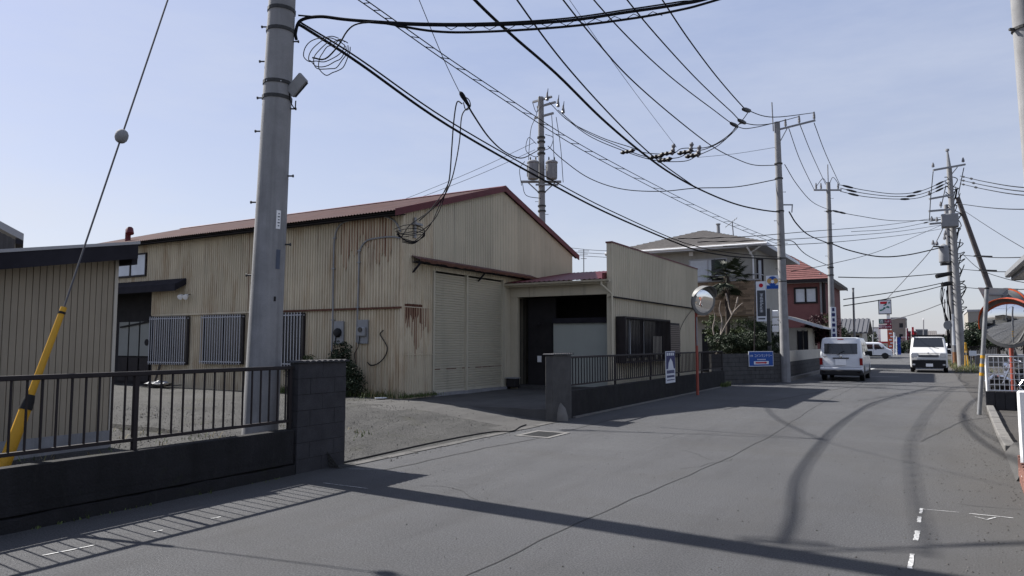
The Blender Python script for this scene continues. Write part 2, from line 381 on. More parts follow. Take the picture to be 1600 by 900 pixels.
strip('road_seam', wob([(-2.95, 1.5), (-2.8, 6), (-2.5, 12), (-2.6, 20), (-2.5, 30), (-2.55, 45)], 14), .012, M_seam, parent=road)
strip('road_seam', wob([atz(1130, 640), atz(1230, 622), atz(1330, 605), atz(1440, 596)], 10), .05, M_seam, parent=road)
strip('road_seam', wob([atz(600, 735), atz(760, 700), atz(835, 686), (-5.9, 14.5, 0)], 8), .03, M_seam, parent=road)
strip('road_seam', wob([atz(1440, 690), atz(1500, 660), atz(1545, 652)], 8), .03, M_seam, parent=road)
RC = random.Random(44)
for k in range(9):
    x, y = RC.uniform(-5.8, .2), RC.uniform(4.5, 16); an_ = RC.choice((0, pi / 2)) + RC.uniform(-.5, .5); P_ = [(x, y)]
    for j in range(RC.randint(5, 10)): an_ += RC.uniform(-.5, .5); P_.append((P_[-1][0] + .16 * cos(an_), P_[-1][1] + .16 * sin(an_)))
    strip('road_crack', wob(P_, 3, .012), .009, M_seam, .0035, road)
M_patch = mat('newer_asphalt_patch', (.052, .051, .053), .88, .2, .8, fine=.5, fscale=70, bump=.8, bscale=140)
def paint(a, b, wd): strip('road_marking', wob([atz(*a), tuple((atz(*a) + atz(*b)) / 2), atz(*b)], 4, .004), wd * (.62 if wd < .1 else 1), M_paint, .005, road)
for a, b, wd in [((1440, 795), (1439, 803), .045), ((1437, 808), (1436, 817), .05), ((1434, 830), (1431, 845), .06), ((1426, 866), (1421, 889), .05), ((1442, 796), (1498, 801), .018),
                 ((1514, 803), (1584, 810), .03), ((1524, 808), (1544, 813), .018), ((1541, 813), (1556, 809), .025), ((66, 869), (149, 852), .035),
                 ((240, 832), (253, 829), .03), ((330, 811), (345, 808), .03), ((505, 755), (575, 764), .022), ((545, 733), (596, 734), .02), ((620, 738), (632, 739), .03),
                 ((1362, 588), (1405, 589), .14), ((1340, 583), (1366, 575), .3)]: paint(a, b, wd)
# verge and lots on the other side of the road
mb = MB()
for a, b in zip(ys, ys[1:]): mb.quad((RE, a, -.004), (RE + 24, a, -.004), (RE + 24, b, -.004), (RE, b, -.004))
struct('roadside_verge', mb, M_side)
mb = MB()
for a, b in zip(ys, ys[1:]):
    if b > 27.0: mb.quad((-60, a, .01), (RW - .2, a, .01), (RW - .2, b, .01), (-60, b, .01))
struct('house_lots', mb, M_soil)
ZY = .28
def zyard(x, y):
    t = max(0, min(1, (-6.75 - x) / 3.6)); r = ZY * (t * t * (3 - 2 * t)) + .006
    if y < 6.9 or y > 13.4: return ZY - .06
    return r
mb = MB(); xs = [-6.66 - .2 * i for i in range(25)] + [-12 - 1.5 * i for i in range(20)]; yy = [-12 + .6 * i for i in range(66)]
yy += [6.88, 6.92, 13.38, 13.42]; yy = sorted(v for v in yy if v <= 27.4)
idx = {}
for i, x in enumerate(xs):
    for j, y in enumerate(yy):
        xx = x if not (i == 0 and (y < 6.9 or y > 13.4)) else -6.9
        idx[i, j] = len(mb.v); mb.v.append(Vector((xx, y, zyard(x, y) + (random.uniform(-.008, .008) if i > 2 else 0))))
for i in range(len(xs) - 1):
    for j in range(len(yy) - 1):
        mb.f.append((idx[i, j], idx[i, j + 1], idx[i + 1, j + 1], idx[i + 1, j]))
        mb.m.append(1 if (yy[j] > 11.6 + .35 * sin(xs[i] * 2.1) and xs[i] > -11.4) else 0)
yard = struct('yard', mb, [M_dirt, M_apron])
mb = MB(); R = random.Random(3)
for i in range(11000):
    x = R.uniform(-15, -6.45); y = R.uniform(1.5, 13.6)
    if x > -6.95 and (y < 7.3 or y > 13.1): continue
    if y > 12.0 and x > -10.5 and R.random() < .8: continue
    if -8.2 < x and 6.9 < y and R.random() < .45: continue
    s = R.uniform(.005, .015) * (1.6 if R.random() < .04 else 1); z = zyard(x, y) if x < -6.66 else .001
    mb.add([(x + s, y, z), (x, y + s * .8, z + .002), (x - s, y, z), (x, y - s * .8, z), (x + s * .1, y, z + s * .9)], [(0, 1, 4), (1, 2, 4), (2, 3, 4), (3, 0, 4)])
tag(ob('loose_gravel', mb, M_gravel), 'loose grey gravel scattered over the warehouse yard', 'gravel', kind='stuff')
mb = MB(); R = random.Random(5)
for i in range(2600):
    y = R.uniform(4.5, 24); x = RE - abs(R.gauss(0, .55)) if R.random() < .6 else R.uniform(-6.6, RE); s = R.uniform(.003, .011)
    mb.add([(x + s, y, .001), (x, y + s, .001), (x - s, y, .001), (x, y - s, .001), (x, y, s)], [(0, 1, 4), (1, 2, 4), (2, 3, 4), (3, 0, 4)])
tag(ob('road_grit', mb, M_gravel), 'fine grit and small stones along the road edge', 'grit', kind='stuff')
# edge strip of concrete where the yard meets the road, drain and hose
mb = MB(); 
for k in range(9):
    y = 7.25 + k * .64; mb.box(-6.80, -6.66 + .02 * (k % 2), y, y + .62, -.05, .010)
struct('concrete_edging', mb, mat('worn_edging', (.085, .082, .078), .9, .35, 5, fine=.2))
dr = thing('drain_grate', atz(848, 679), 'square cast iron drain grate in a concrete frame at the yard entrance', 'drain')
c = WORG[dr.name]
ob('frame', MB().box(c.x - .34, c.x + .34, c.y - .42, c.y - .33, -.05, .010).box(c.x - .34, c.x + .34, c.y + .33, c.y + .42, -.05, .010).box(c.x - .34, c.x - .26, c.y - .33, c.y + .33, -.05, .010).box(c.x + .26, c.x + .34, c.y - .33, c.y + .33, -.05, .010), M_kerb, dr)
b0 = box('bar', (c.x - .26, c.x + .26, c.y - .32, c.y - .295, -.03, .009), M_iron, dr)
for k in range(1, 16): share(b0, (0, .0405 * k, 0), dr)
box('grate_pit', (c.x - .25, c.x + .25, c.y - .32, c.y + .32, -.2, .002), M_black, dr)
hp = [atz(532, 722, .03), atz(600, 705, .05), atz(660, 692, .05), atz(720, 680, .05), atz(770, 671, .06), atz(800, 669, .07), atz(812, 662, .08), atz(822, 657, .1)]
tag(ob('hose', MB().tube([Vector((p.x, p.y, zyard(p.x, p.y) + .012)) for p in resample(hp, 5)], .011), M_hose), 'thin black hose lying across the gravel yard entrance', 'hose')

# ------------------------------------------------------------------ low walls with railings
def blocks(parent, x0, x1, y0, y1, z0, courses, ch, bl, m, joint=.012, cap=None):
    """courses of blocks along y (or x when the x span is the longer one)"""
    alongy = abs(y1 - y0) > abs(x1 - x0); L = abs(y1 - y0) if alongy else abs(x1 - x0); n = max(1, round(L / bl)); b = L / n
    for c in range(courses):
        off = 0 if c % 2 == 0 else b / 2; u = 0; edges = [0] + [off + b * i for i in range(0 if off else 1, n + 1)]; edges = sorted(set(min(L, e) for e in edges))
        if edges[-1] < L: edges.append(L)
        for a, e in zip(edges, edges[1:]):
            if e - a < .03: continue
            j = random.uniform(-.003, .003)
            if alongy: d = (x0 + j, x1 + j, y0 + a + joint / 2, y0 + e - joint / 2, z0 + c * ch + joint / 2, z0 + (c + 1) * ch - joint / 2)
            else: d = (x0 + a + joint / 2, x0 + e - joint / 2, y0 + j, y1 + j, z0 + c * ch + joint / 2, z0 + (c + 1) * ch - joint / 2)
            box('block', d, m, parent)
def tile_cap(parent, x0, x1, y0, y1, z, alongy=True):
    mb = MB(); n = 9; s0, s1 = (y0, y1) if alongy else (x0, x1)
    pts = []
    for i in range(n * 6 + 1):
        t = i / (n * 6); pts.append((s0 + (s1 - s0) * t, .018 * abs(sin(t * n * pi))))
    vs = []
    for u, h in pts:
        if alongy: vs += [(x0, u, z), (x0, u, z + .012 + h), (x1, u, z + .012 + h), (x1, u, z)]
        else: vs += [(u, y0, z), (u, y0, z + .012 + h), (u, y1, z + .012 + h), (u, y1, z)]
    k = len(pts); fs = []
    for i in range(k - 1):
        for q in range(4): fs.append((4 * i + q, 4 * i + (q + 1) % 4, 4 * (i + 1) + (q + 1) % 4, 4 * (i + 1) + q))
    fs += [(0, 1, 2, 3), (4 * k - 1, 4 * k - 2, 4 * k - 3, 4 * k - 4)]
    return ob('tile_cap', mb.add(vs, fs), M_block, parent)
def railing(root, x, y0, y1, zb, zt, sp, posts, wd=.016, zwall=.55):
    ob('top_rail', MB().box(x - .025, x + .025, y0, y1, zt - .045, zt), M_bronze, root, bevel=.006)
    ob('bottom_rail', MB().box(x - .018, x + .018, y0, y1, zb - .017, zb + .017), M_bronze, root)
    b = box('baluster', (x - wd / 2, x + wd / 2, y0 + .05 - wd / 2, y0 + .05 + wd / 2, zb + .017, zt - .045), M_bronze, root)
    k = 1
    while y0 + .05 + k * sp < y1:
        if all(abs(y0 + .05 + k * sp - p) > .04 for p in posts): share(b, (0, k * sp, 0), root)
        k += 1
    p0 = None
    for p in posts:
        if p0 is None: p0 = box('post', (x - .022, x + .022, p - .022, p + .022, zwall, zt - .045), M_bronze, root); q0 = p
        else: share(p0, (0, p - q0, 0), root)
# left wall
lw = thing('low_wall', (-6.92, 6.0, 0), 'dark weathered concrete wall below the railing beside the thick utility pole', 'wall')
R = random.Random(2)
mb = MB(); n = 60; y0, y1 = -3.0, 6.33
for i in range(n):
    a = y0 + (y1 - y0) * i / n; b = y0 + (y1 - y0) * (i + 1) / n; mb.box(-7.0, -6.862, a, b, -.1, .55) if i == 0 else None
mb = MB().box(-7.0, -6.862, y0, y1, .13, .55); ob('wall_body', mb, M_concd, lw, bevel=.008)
mb = MB(); vs = []
for i in range(n + 1):
    y = y0 + (y1 - y0) * i / n; vs += [(-6.825 + R.uniform(-.012, .008), y, -.06), (-6.83 + R.uniform(-.014, .008), y, .127 + R.uniform(-.025, 0)), (-6.99, y, .127)]
ob('footing', mb.add(vs, [(3 * i + q, 3 * i + 3 + q, 3 * i + 4 + q, 3 * i + 1 + q) for i in range(n) for q in (0, 1)]), M_concd, lw)
lp = thing('block_pillar', (-6.92, 6.8, 0), 'concrete block gate pillar with wavy tile cap ending the wall by the thick pole', 'pillar')
blocks(lp, -7.0, -6.85, 6.36, 7.21, -.03, 7, .2, .43, M_block, .006)
ob('mortar_core', MB().box(-6.995, -6.856, 6.365, 7.205, -.05, 1.365), M_concd, lp)
tile_cap(lp, -7.03, -6.82, 6.33, 7.24, 1.372)
lr = thing('railing', (-6.93, 4.3, .55), 'dark bronze railing on the low wall in front of the brown shed', 'railing')
railing(lr, -6.93, -2.9, 6.34, .655, 1.335, .128, [.3, 2.3, 4.3, 6.3])
# wall by the office
ww = thing('low_wall', (-6.84, 20, 0), 'dark concrete wall below the railing in front of the office', 'wall')
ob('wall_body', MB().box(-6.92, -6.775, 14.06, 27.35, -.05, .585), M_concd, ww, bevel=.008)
ob('footing', MB().box(-6.77, -6.70, 14.1, 27.3, -.05, .03), M_kerb, ww)
wp = thing('block_pillar', (-6.84, 13.6, 0), 'stained concrete gate pillar with wavy cap ending the office wall', 'pillar')
ob('pillar_body', MB().box(-6.93, -6.76, 13.14, 14.04, -.05, 1.36), M_block2, wp, bevel=.01)
ob('pillar_foot', MB().lathe((-6.80, 13.5, -.05), (0, 0, 1), [(0, .2), (.12, .19), (.3, .14), (.42, .04)], 12), M_kerb, wp, smooth=True)
tile_cap(wp, -6.97, -6.72, 13.1, 14.08, 1.372)
wr = thing('railing', (-6.84, 20, .585), 'dark bronze railing with close balusters in front of the office windows', 'railing')
railing(wr, -6.84, 14.06, 27.3, .70, 1.33, .152, [14.1, 16.7, 19.3, 21.9, 24.5, 27.26], .02, .585)

# ------------------------------------------------------------------ warehouse
C0 = atz(627, 621, ZY); WX, WY = C0.x, C0.y
KS = (H - ZY) / H
WL, WD = 9.75, 15.0
ZE, ZP = 4.92, 6.38            # eave and ridge height at the wall
ZS = 2.5
wh = thing('warehouse', (WX - 6, WY + 4.9, ZY), 'cream corrugated steel warehouse with rusty red gable roof and roller shutters', 'warehouse')
def gz(u): return ZE + (ZP - ZE) * (1 - abs(u - WL / 2) / (WL / 2))
sx = lambda px, py=500: aty(px, py, WY).x
fy = lambda px, py=500: atx(px, py, WX).y
# side wall (faces -y): upper and lower sheets
YC = WY - .38; p1 = aty(274, 446, YC); cx1, cz = p1.x, p1.z; ENT = WX - sx(237)
ob('upper_side_sheet', corr((WX, WY, 0), (-1, 0, 0), (0, -1, 0), WD, lambda u: ZS if u < ENT else cz - .02, ZE, .095, .03), M_cream, wh)
ENX = sx(239)
ob('lower_side_sheet', corr((WX, WY + .03, 0), (-1, 0, 0), (0, -1, 0), WX - ENX, ZY - .1, ZS + .05, .095, .03), M_cream, wh)
rx0, rx1 = sx(532), sx(612)
ob('rusted_side_sheet', corr((rx1, WY - .012, 0), (-1, 0, 0), (0, -1, 0), rx1 - rx0, lambda u: ZE - .9 - .3 * sin(u * 5) - .2 * sin(u * 17), ZE - .05, .095, .03), M_creamred, wh)
fl = ob('side_flashing', MB().box(sx(438), WX, WY - .045, WY - .0, ZS - .02, ZS + .03), M_rust, wh)
ob('side_flashing', MB().box(ENX, sx(438) - .01, WY - .045, WY - .0, ZS - .02, ZS + .03), M_cream, wh)
# front wall round the shutters
s0, s1, sm = fy(677) - WY, fy(786) - WY, fy(729) - WY
zst = atx(677, 424, WX).z
FU = (0, 1, 0)
ob('front_corner_sheet', corr((WX, WY, 0), FU, (1, 0, 0), s0 - .04, ZY - .1, lambda u: gz(u), .095, .022), M_cream, wh)
ob('front_gable_sheet', corr((WX, WY + s0 - .04, 0), FU, (1, 0, 0), WL - s0 + .04, lambda u: zst + .02 if u + s0 - .04 < s1 + .05 else ZY, lambda u: gz(u + s0 - .04), .095, .022), M_cream2, wh)
ob('corner_trim', MB().box(WX - .06, WX + .03, WY - .03, WY + .05, ZY - .1, ZE - .05), M_cream, wh)
mb = MB()
for z in (atx(640, 555, WX).z, ZS + .02): mb.box(WX + .022, WX + .03, WY + .05, WY + s0 - .05, z, z + .02)
ob('front_flashing', mb, M_cream, wh)
# rust burst where the flashing wraps the corner
R = random.Random(11); y0r, y1r = fy(627), fy(658); jag = [R.uniform(.2, .65) * (1.15 if 1 < k < 13 or k > 18 else .7) for k in range(60)]
ob('rust_halo', corr((WX + .003, WY + .05, 0), FU, (1, 0, 0), s0 - .25, lambda u: ZS - .75 + .3 * sin(u * 9) , ZS + .02, .095, .022), M_creamred, wh)
mb = corr((WX + .005, WY + round((y0r - WY) / .095) * .095, 0), FU, (1, 0, 0), y1r - y0r, lambda u: ZS + .10 - jag[int(u / .0237) % 60], lambda u: ZS + .12 - .03 * jag[int(u / .05 + 7) % 60], .095, .022)
ob('rust_stain', mb, M_rust, wh)
# shutters
def shutter(y0, y1):
    ps = []; z = ZY + .1; up = True; mb = MB(); vs = []
    while z < zst - .02:
        for dz, h in ((0, 0), (.012, .02), (.05, .026), (.062, 0)): vs += [(WX - .05 + h, y0, z + dz), (WX - .05 + h, y1, z + dz)]
        z += .068
    mb.add(vs, [(2 * i, 2 * i + 1, 2 * i + 3, 2 * i + 2) for i in range(len(vs) // 2 - 1)])
    sh = ob('roller_shutter', mb, M_shut, wh); ob('bottom_bar', MB().box(WX - .07, WX - .02, y0, y1, ZY + .02, ZY + .1), M_shut, sh)
    zr = atx(700, 576, WX).z
    mb = MB(); R = random.Random(int(y0 * 10)); yv = y0 + .02
    while yv < y1 - .05:
        d = R.uniform(.1, .4); mb.box(WX - .04, WX - .031, yv, min(y1, yv + d), zr - R.uniform(.005, .03), zr + R.uniform(.0, .02)); yv += d + (R.uniform(0, .05) if R.random() < .6 else .3)
    ob('rust_streak', mb, M_rust, sh)
shutter(WY + s0 + .03, WY + sm - .03); shutter(WY + sm + .03, WY + s1 - .03)
for a in (s0, sm, s1): ob('shutter_guide', MB().box(WX - .08, WX + .035, WY + a - .035, WY + a + .035, ZY - .02, zst + .02), M_shut, wh)
ob('shutter_pit', MB().box(WX - .4, WX - .09, WY + s0, WY + s1, ZY, zst), M_dark, wh)
ob('shutter_sill', MB().box(WX - .1, WX + .12, WY + s0 - .05, WY + s1 + .05, ZY - .1, ZY + .015), M_conc, wh)
# awning above the shutters
AX = WX + .32
a0, a1 = atx(657, 404, AX), atx(842, 437, AX)
ya, yb, za = a0.y, a1.y, (a0.z + a1.z) / 2
awn = ob('awning', corr_roof((AX, ya, za), (AX, yb, za), (WX + .01, yb, za + .12), (WX + .01, ya, za + .12), .09, .02), M_rustroof, wh)
R = random.Random(4); vs = []; mb = MB(); n = 80
for i in range(n + 1):
    y = ya + (yb - ya) * i / n; vs += [(AX + .005, y, za + .03), (AX + .005, y, za - .025 - R.uniform(0, .045))]
ob('awning_edge', mb.add(vs, [(2 * i, 2 * i + 2, 2 * i + 3, 2 * i + 1) for i in range(n)]), M_rust, awn)
ob('awning_soffit', MB().box(WX + .03, AX - .03, ya + .05, yb - .05, za - .05, za - .03), M_darkfascia, awn)
for y in (ya + .1, (ya + yb) / 2, yb - .1): ob('bracket', MB().beam((WX, y, za - .3), (AX - .06, y, za - .05), .04, .04), M_darkfascia, awn)
# roof
OV, FO = .42, .1
ym = WY + WL / 2 - .06; sl_ = (ZP - ZE) / (WL / 2)
RZ = lambda y: ZP + .07 - sl_ * abs(y - ym)
ya_, yb_ = WY - OV, WY + WL + OV
ob('roof_sheet', corr_roof((WX + FO, ya_, RZ(ya_)), (WX - WD - .7, ya_, RZ(ya_)), (WX - WD - .7, ym, RZ(ym)), (WX + FO, ym, RZ(ym)), .10, .025), M_rustroof, wh)
ob('roof_sheet', corr_roof((WX - WD - .7, yb_, RZ(yb_)), (WX + FO, yb_, RZ(yb_)), (WX + FO, ym, RZ(ym)), (WX - WD - .7, ym, RZ(ym)), .10, .025), M_rustroof, wh)
ob('ridge_cap', MB().prism([(WX + FO + .02, ym - .2, RZ(ym) - .01), (WX + FO + .02, ym, RZ(ym) + .06), (WX + FO + .02, ym + .2, RZ(ym) - .01), (WX + FO + .02, ym, RZ(ym) - .02)], (-WD - 1, 0, 0)), M_redtrim, wh)
for ye in (ya_, yb_):
    ob('gable_trim', MB().prism([(WX + FO - .02, ye, RZ(ye) - .13), (WX + FO - .02, ym, RZ(ym) - .13), (WX + FO - .02, ym, RZ(ym) + .05), (WX + FO - .02, ye, RZ(ye) + .05)], (.035, 0, 0)), M_redtrim, wh)
ob('eave_shade_strip', MB().box(WX - WD - .6, WX + FO - .03, ya_ + .1, ya_ + .14, RZ(ya_) - .08, RZ(ya_) - .0), M_dark, wh)  # dark strip standing in for the shadow behind the roof edge
ob('eave_soffit', MB().box(WX - WD - .6, WX + FO - .03, ya_ + .1, WY, ZE - .09, ZE - .07), M_darkfascia, wh)
ob('gable_soffit', MB().prism([(WX, WY - .3, RZ(WY - .3) - .12), (WX, ym, RZ(ym) - .12), (WX, WY + WL + .3, RZ(WY + WL + .3) - .12), (WX, WY + WL + .3, RZ(WY + WL + .3) - .10), (WX, ym, RZ(ym) - .10), (WX, WY - .3, RZ(WY - .3) - .10)], (FO - .03, 0, 0)), M_darkfascia, wh)
ob('back_wall', MB().prism([(WX - WD, WY, ZY), (WX - WD, WY + WL, ZY), (WX - WD, WY + WL, ZE), (WX - WD, ym, ZP), (WX - WD, WY, ZE)], (-.05, 0, 0)), M_cream2, wh)
ob('far_side_wall', MB().box(WX - WD, WX, WY + WL - .05, WY + WL, ZY, ZE), M_cream2, wh)
vx = sx(186, 380); vz = RZ(WY + .3) - .12
ob('roof_vent', MB().tube([(vx, WY + .3, vz - .1), (vx, WY + .3, vz + .42), (vx + .06, WY + .28, vz + .5), (vx + .22, WY + .22, vz + .5), (vx + .27, WY + .2, vz + .36)], [.09, .09, .1, .12, .13], 10), M_redtrim, wh, smooth=True)
# barred windows on the side wall
def barred(x0, x1, z0, z1, n):
    yw = WY - .03
    wdo = ob('window', MB().box(x0, x1, yw - .02, yw + .01, z0, z1), M_glass, wh)
    fr = MB()
    for (a, b, c_, d) in ((x0 - .04, x1 + .04, z1, z1 + .05), (x0 - .04, x1 + .04, z0 - .05, z0), (x0 - .04, x0, z0, z1), (x1, x1 + .04, z0, z1), ((x0 + x1) / 2 - .025, (x0 + x1) / 2 + .025, z0, z1)): fr.box(a, b, yw - .05, yw + .0, c_, d)
    ob('frame', fr, M_bronze, wdo)
    g = ob('bar_rail', MB().box(x0 - .05, x1 + .05, yw - .135, yw - .115, z0 - .0, z0 + .03), M_alu, wdo); ob('bar_rail', MB().box(x0 - .05, x1 + .05, yw - .135, yw - .115, z1 - .03, z1 - .0).box(x0 - .05, x0 - .03, yw - .135, yw - .04, z1 - .03, z1).box(x1 + .03, x1 + .05, yw - .135, yw - .04, z1 - .03, z1), M_alu, wdo)
    b = ob('bar', MB().box(x0 + .0, x0 + .023, yw - .15, yw - .136, z0 - .06, z1 + .06), M_alu, wdo)
    for k in range(1, n): share(b, ((x1 - x0 - .02) * k / (n - 1), 0, 0), wdo)
zt_, zb_ = aty(350, 494, WY).z, aty(350, 566, WY).z
barred(sx(242), sx(297), zb_ - .05, zt_ - .02, 17); barred(sx(322), sx(383), zb_, zt_ - .02, 17); barred(sx(405), sx(477), zb_ - .02, zt_ - .02, 17)
x0, x1 = sx(150), sx(226); z0, z1 = aty(205, 431, WY).z, aty(205, 400, WY).z
uw = ob('window', MB().box(x0, x1, WY - .05, WY, z0, z1), M_curtain, wh)
fr = MB()
for (a, b, c_, d) in ((x0 - .05, x1 + .05, z1, z1 + .05), (x0 - .05, x1 + .05, z0 - .06, z0), (x0 - .05, x0, z0, z1), (x1, x1 + .05, z0, z1), (sx(203) - .03, sx(203) + .03, z0, z1)): fr.box(a, b, WY - .075, WY - .02, c_, d)
ob('frame', fr, M_bronze, uw)
# canopy and entrance
cx0 = aty(120, 456, YC).x - 2
can = ob('canopy', MB().prism([(cx0, YC, cz), (cx0, YC, cz + .06), (cx0, WY, cz + .27), (cx0, WY, cz + .2)], (cx1 - cx0, 0, 0)), M_darkfascia, wh)
ob('canopy_fascia', MB().box(cx0, cx1 + .02, YC - .03, YC, cz - .16, cz + .05), M_darkfascia, can)
ob('canopy_end', MB().prism([(cx1 + .002, YC, cz - .14), (cx1 + .002, YC, cz + .04), (cx1 + .002, WY, cz + .25), (cx1 + .002, WY, cz + .08)], (.03, 0, 0)), M_darkfascia, can)
for q in (0, 1):
    p = aty(283 + q * 8, 463, WY - .22); sp = ob('floodlight', MB().lathe(p, (.25, -.8, -.45), [(-.09, .02), (-.06, .045), (.02, .075), (.07, .085), (.075, .06)], 12), M_white, wh, smooth=True)
    ob('lamp_arm', MB().tube([p, p + Vector((-.03, .1, .06)), p + Vector((-.1, .2, .08))], .012), M_black, sp)
YE = WY + .55; ex = lambda px, py=520: aty(px, py, YE).x; ez = lambda py, px=210: aty(px, py, YE).z
dx0, dx1 = ex(186), ex(236); dz0, dz1 = ez(556), ez(503)
ent = ob('entrance', MB().box(WX - WD, ENX + .05, YE + .03, YE + .08, ZY - .1, cz + .1), M_dark, wh)  # recess walls near-black: the shade in here is put into their colour
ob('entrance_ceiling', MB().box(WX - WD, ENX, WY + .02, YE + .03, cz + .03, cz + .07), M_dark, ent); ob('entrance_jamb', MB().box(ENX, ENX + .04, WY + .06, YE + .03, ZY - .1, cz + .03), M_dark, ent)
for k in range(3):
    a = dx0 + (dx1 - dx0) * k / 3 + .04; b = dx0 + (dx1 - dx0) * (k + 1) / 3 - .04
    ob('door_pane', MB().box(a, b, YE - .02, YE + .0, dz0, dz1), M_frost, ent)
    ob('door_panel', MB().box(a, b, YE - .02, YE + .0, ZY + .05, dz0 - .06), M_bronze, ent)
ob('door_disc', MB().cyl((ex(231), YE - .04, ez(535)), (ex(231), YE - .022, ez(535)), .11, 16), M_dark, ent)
ob('door_bar', MB().beam((ex(190), YE - .06, ez(511)), (ex(236), YE - .06, ez(503)), .03, .05), M_dark, ent)
# meters, conduits, loose cable
def meter(pxl, pxr, pyt, pyb, dark):
    x0, x1 = sx(pxl, 520), sx(pxr, 520); z1, z0 = aty(pxl, pyt, WY).z, aty(pxl, pyb, WY).z
    b = ob('meter_board', MB().box(x0, x1, WY - .07, WY - .022, z0, z1), M_trans, wh, bevel=.006)
    zc = (z0 + z1) / 2
    if dark: ob('meter_socket', MB().lathe(((x0 + x1) / 2, WY - .07, zc), (0, -1, 0), [(0, .12), (.05, .12), (.09, .09), (.1, .03)], 14), M_black, b)
    else:
        ob('meter', MB().box(x0 + .04, x1 - .03, WY - .15, WY - .07, zc - .12, zc + .12), M_trans, b, bevel=.02)
        ob('meter_dial', MB().cyl(((x0 + x1) / 2, WY - .15, zc + .05), ((x0 + x1) / 2, WY - .17, zc + .05), .065, 14), M_glass, b)
    ob('meter_cord', MB().tube(resample([(x0 + .1, WY - .08, zc - .1), (x0 + .06, WY - .1, z0 - .1), (x0 - .06, WY - .08, z0 - .25), (x0 - .02, WY - .09, z0 - .5)], 5), .012), M_black, b)
meter(524, 539, 502, 538, True); meter(561, 577, 500, 537, False)
def onside(pts, off=.05): return [aty(x, y, WY - off) for x, y in pts]
for pts in ([(518, 560), (520, 500), (521, 420), (523, 372), (531, 352), (548, 344), (580, 340), (600, 338), (617, 346), (626, 362)],
            [(557, 535), (559, 480), (561, 410), (562, 392), (572, 377), (590, 372), (612, 370), (625, 372)]):
    cd = ob('conduit', MB().tube(resample(onside(pts), 4), .022, 8), M_steelg, wh, smooth=True)
    for (x, y) in pts[1:4]: p = aty(x, y, WY - .05); ob('clip', MB().box(p.x - .05, p.x + .05, p.y - .03, p.y + .03, p.z - .015, p.z + .015), M_steelg, cd)
ob('cable_tail', MB().tube(resample(onside([(599, 516), (594, 522), (599, 531), (605, 543), (602, 556), (592, 567), (580, 571), (574, 566)]), 5), .016, 6), M_black, wh)
p = aty(648, 350, WY); ob('service_bracket', MB().box(WX + .03, WX + .07, fy(643), fy(646), atx(645, 372, WX).z, atx(645, 340, WX).z).box(WX + .03, WX + .16, fy(640), fy(652), atx(645, 352, WX).z, atx(645, 349, WX).z), M_steelg, wh)

# ------------------------------------------------------------------ office in front of the warehouse
OY = WY + (fy(797) - WY)
OX = aty(957, 600, OY).x
OE = atx(1088, 500, OX).y
of = thing('office', (OX - 1, OY + 4, ZY), 'single storey cream office with tall sign parapet and barred window', 'building')
zg = aty(955, 438, OY).z          # gutter height
zpt = atx(954, 380, OX).z; zpb = atx(958, 463, OX).z
ob('front_wall', corr((OX - .03, OY, 0), FU, (1, 0, 0), OE - OY, ZY - .1, zpb + .05, .15, .03), M_cream2, of)
ob('parapet', corr((OX + .05, OY - .1, 0), FU, (1, 0, 0), OE - OY + .12, zpb, zpt, .15, .03), M_cream2, of)
ob('parapet_back', MB().box(OX - .1, OX + .046, OY - .1, OE + .02, zpb - .02, zpt - .002), M_cream2, of)
ob('parapet_cap', MB().box(OX - .12, OX + .09, OY - .13, OE + .05, zpt, zpt + .045), M_redtrim, of)
ob('parapet_foot', MB().box(OX - .02, OX + .085, OY - .1, OE + .02, zpb - .035, zpb - .005), M_darkfascia, of)
ob('end_wall', MB().box(WX, OX - .03, OE - .05, OE, ZY - .1, zpb + .3), M_cream2, of)
# porch side (faces the yard)
q = lambda px, py=520: aty(px, py, OY).x
pz = aty(880, 462, OY).z; xa, xb, xc = q(809), q(855), q(949)
ob('porch_jamb', MB().box(WX + .03, xa, OY - .02, OY + .1, ZY - .1, pz), M_cream2, of)
ob('porch_header', MB().box(WX + .03, OX - .03, OY - .04, OY + .1, pz, zg - .02), M_cream2, of)
ob('corner_post', MB().box(xc, OX - .03, OY - .02, OY + .1, ZY - .1, pz), M_cream2, of)
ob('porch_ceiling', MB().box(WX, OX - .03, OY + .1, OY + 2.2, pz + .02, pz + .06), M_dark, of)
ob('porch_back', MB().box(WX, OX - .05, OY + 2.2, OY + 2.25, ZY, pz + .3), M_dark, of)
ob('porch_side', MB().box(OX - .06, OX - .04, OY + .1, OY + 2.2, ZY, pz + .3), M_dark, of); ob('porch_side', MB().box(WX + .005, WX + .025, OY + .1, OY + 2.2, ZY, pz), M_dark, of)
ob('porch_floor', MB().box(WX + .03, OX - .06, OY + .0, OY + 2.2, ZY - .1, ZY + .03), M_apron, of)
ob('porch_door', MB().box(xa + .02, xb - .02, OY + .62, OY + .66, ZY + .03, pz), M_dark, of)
zpn = aty(900, 505, OY + .5).z
ob('porch_panel', MB().box(q(853), xc - .02, OY + .5, OY + .55, ZY + .03, zpn), M_panel, of)
ob('panel_rail', MB().box(q(853), xc - .01, OY + .42, OY + .56, zpn, zpn + .16), M_darkfascia, of)
p = aty(843, 561, OY + .6); ob('switch_box', MB().box(p.x - .07, p.x + .07, OY + .57, OY + .615, p.z - .1, p.z + .1), M_white, of, bevel=.01)
p = aty(842, 504, OY + .5); ob('porch_lamp', MB().lathe((p.x, OY + .5, p.z), (0, 0, -1), [(0, .02), (.03, .06), (.07, .07)], 12), M_dark, of)
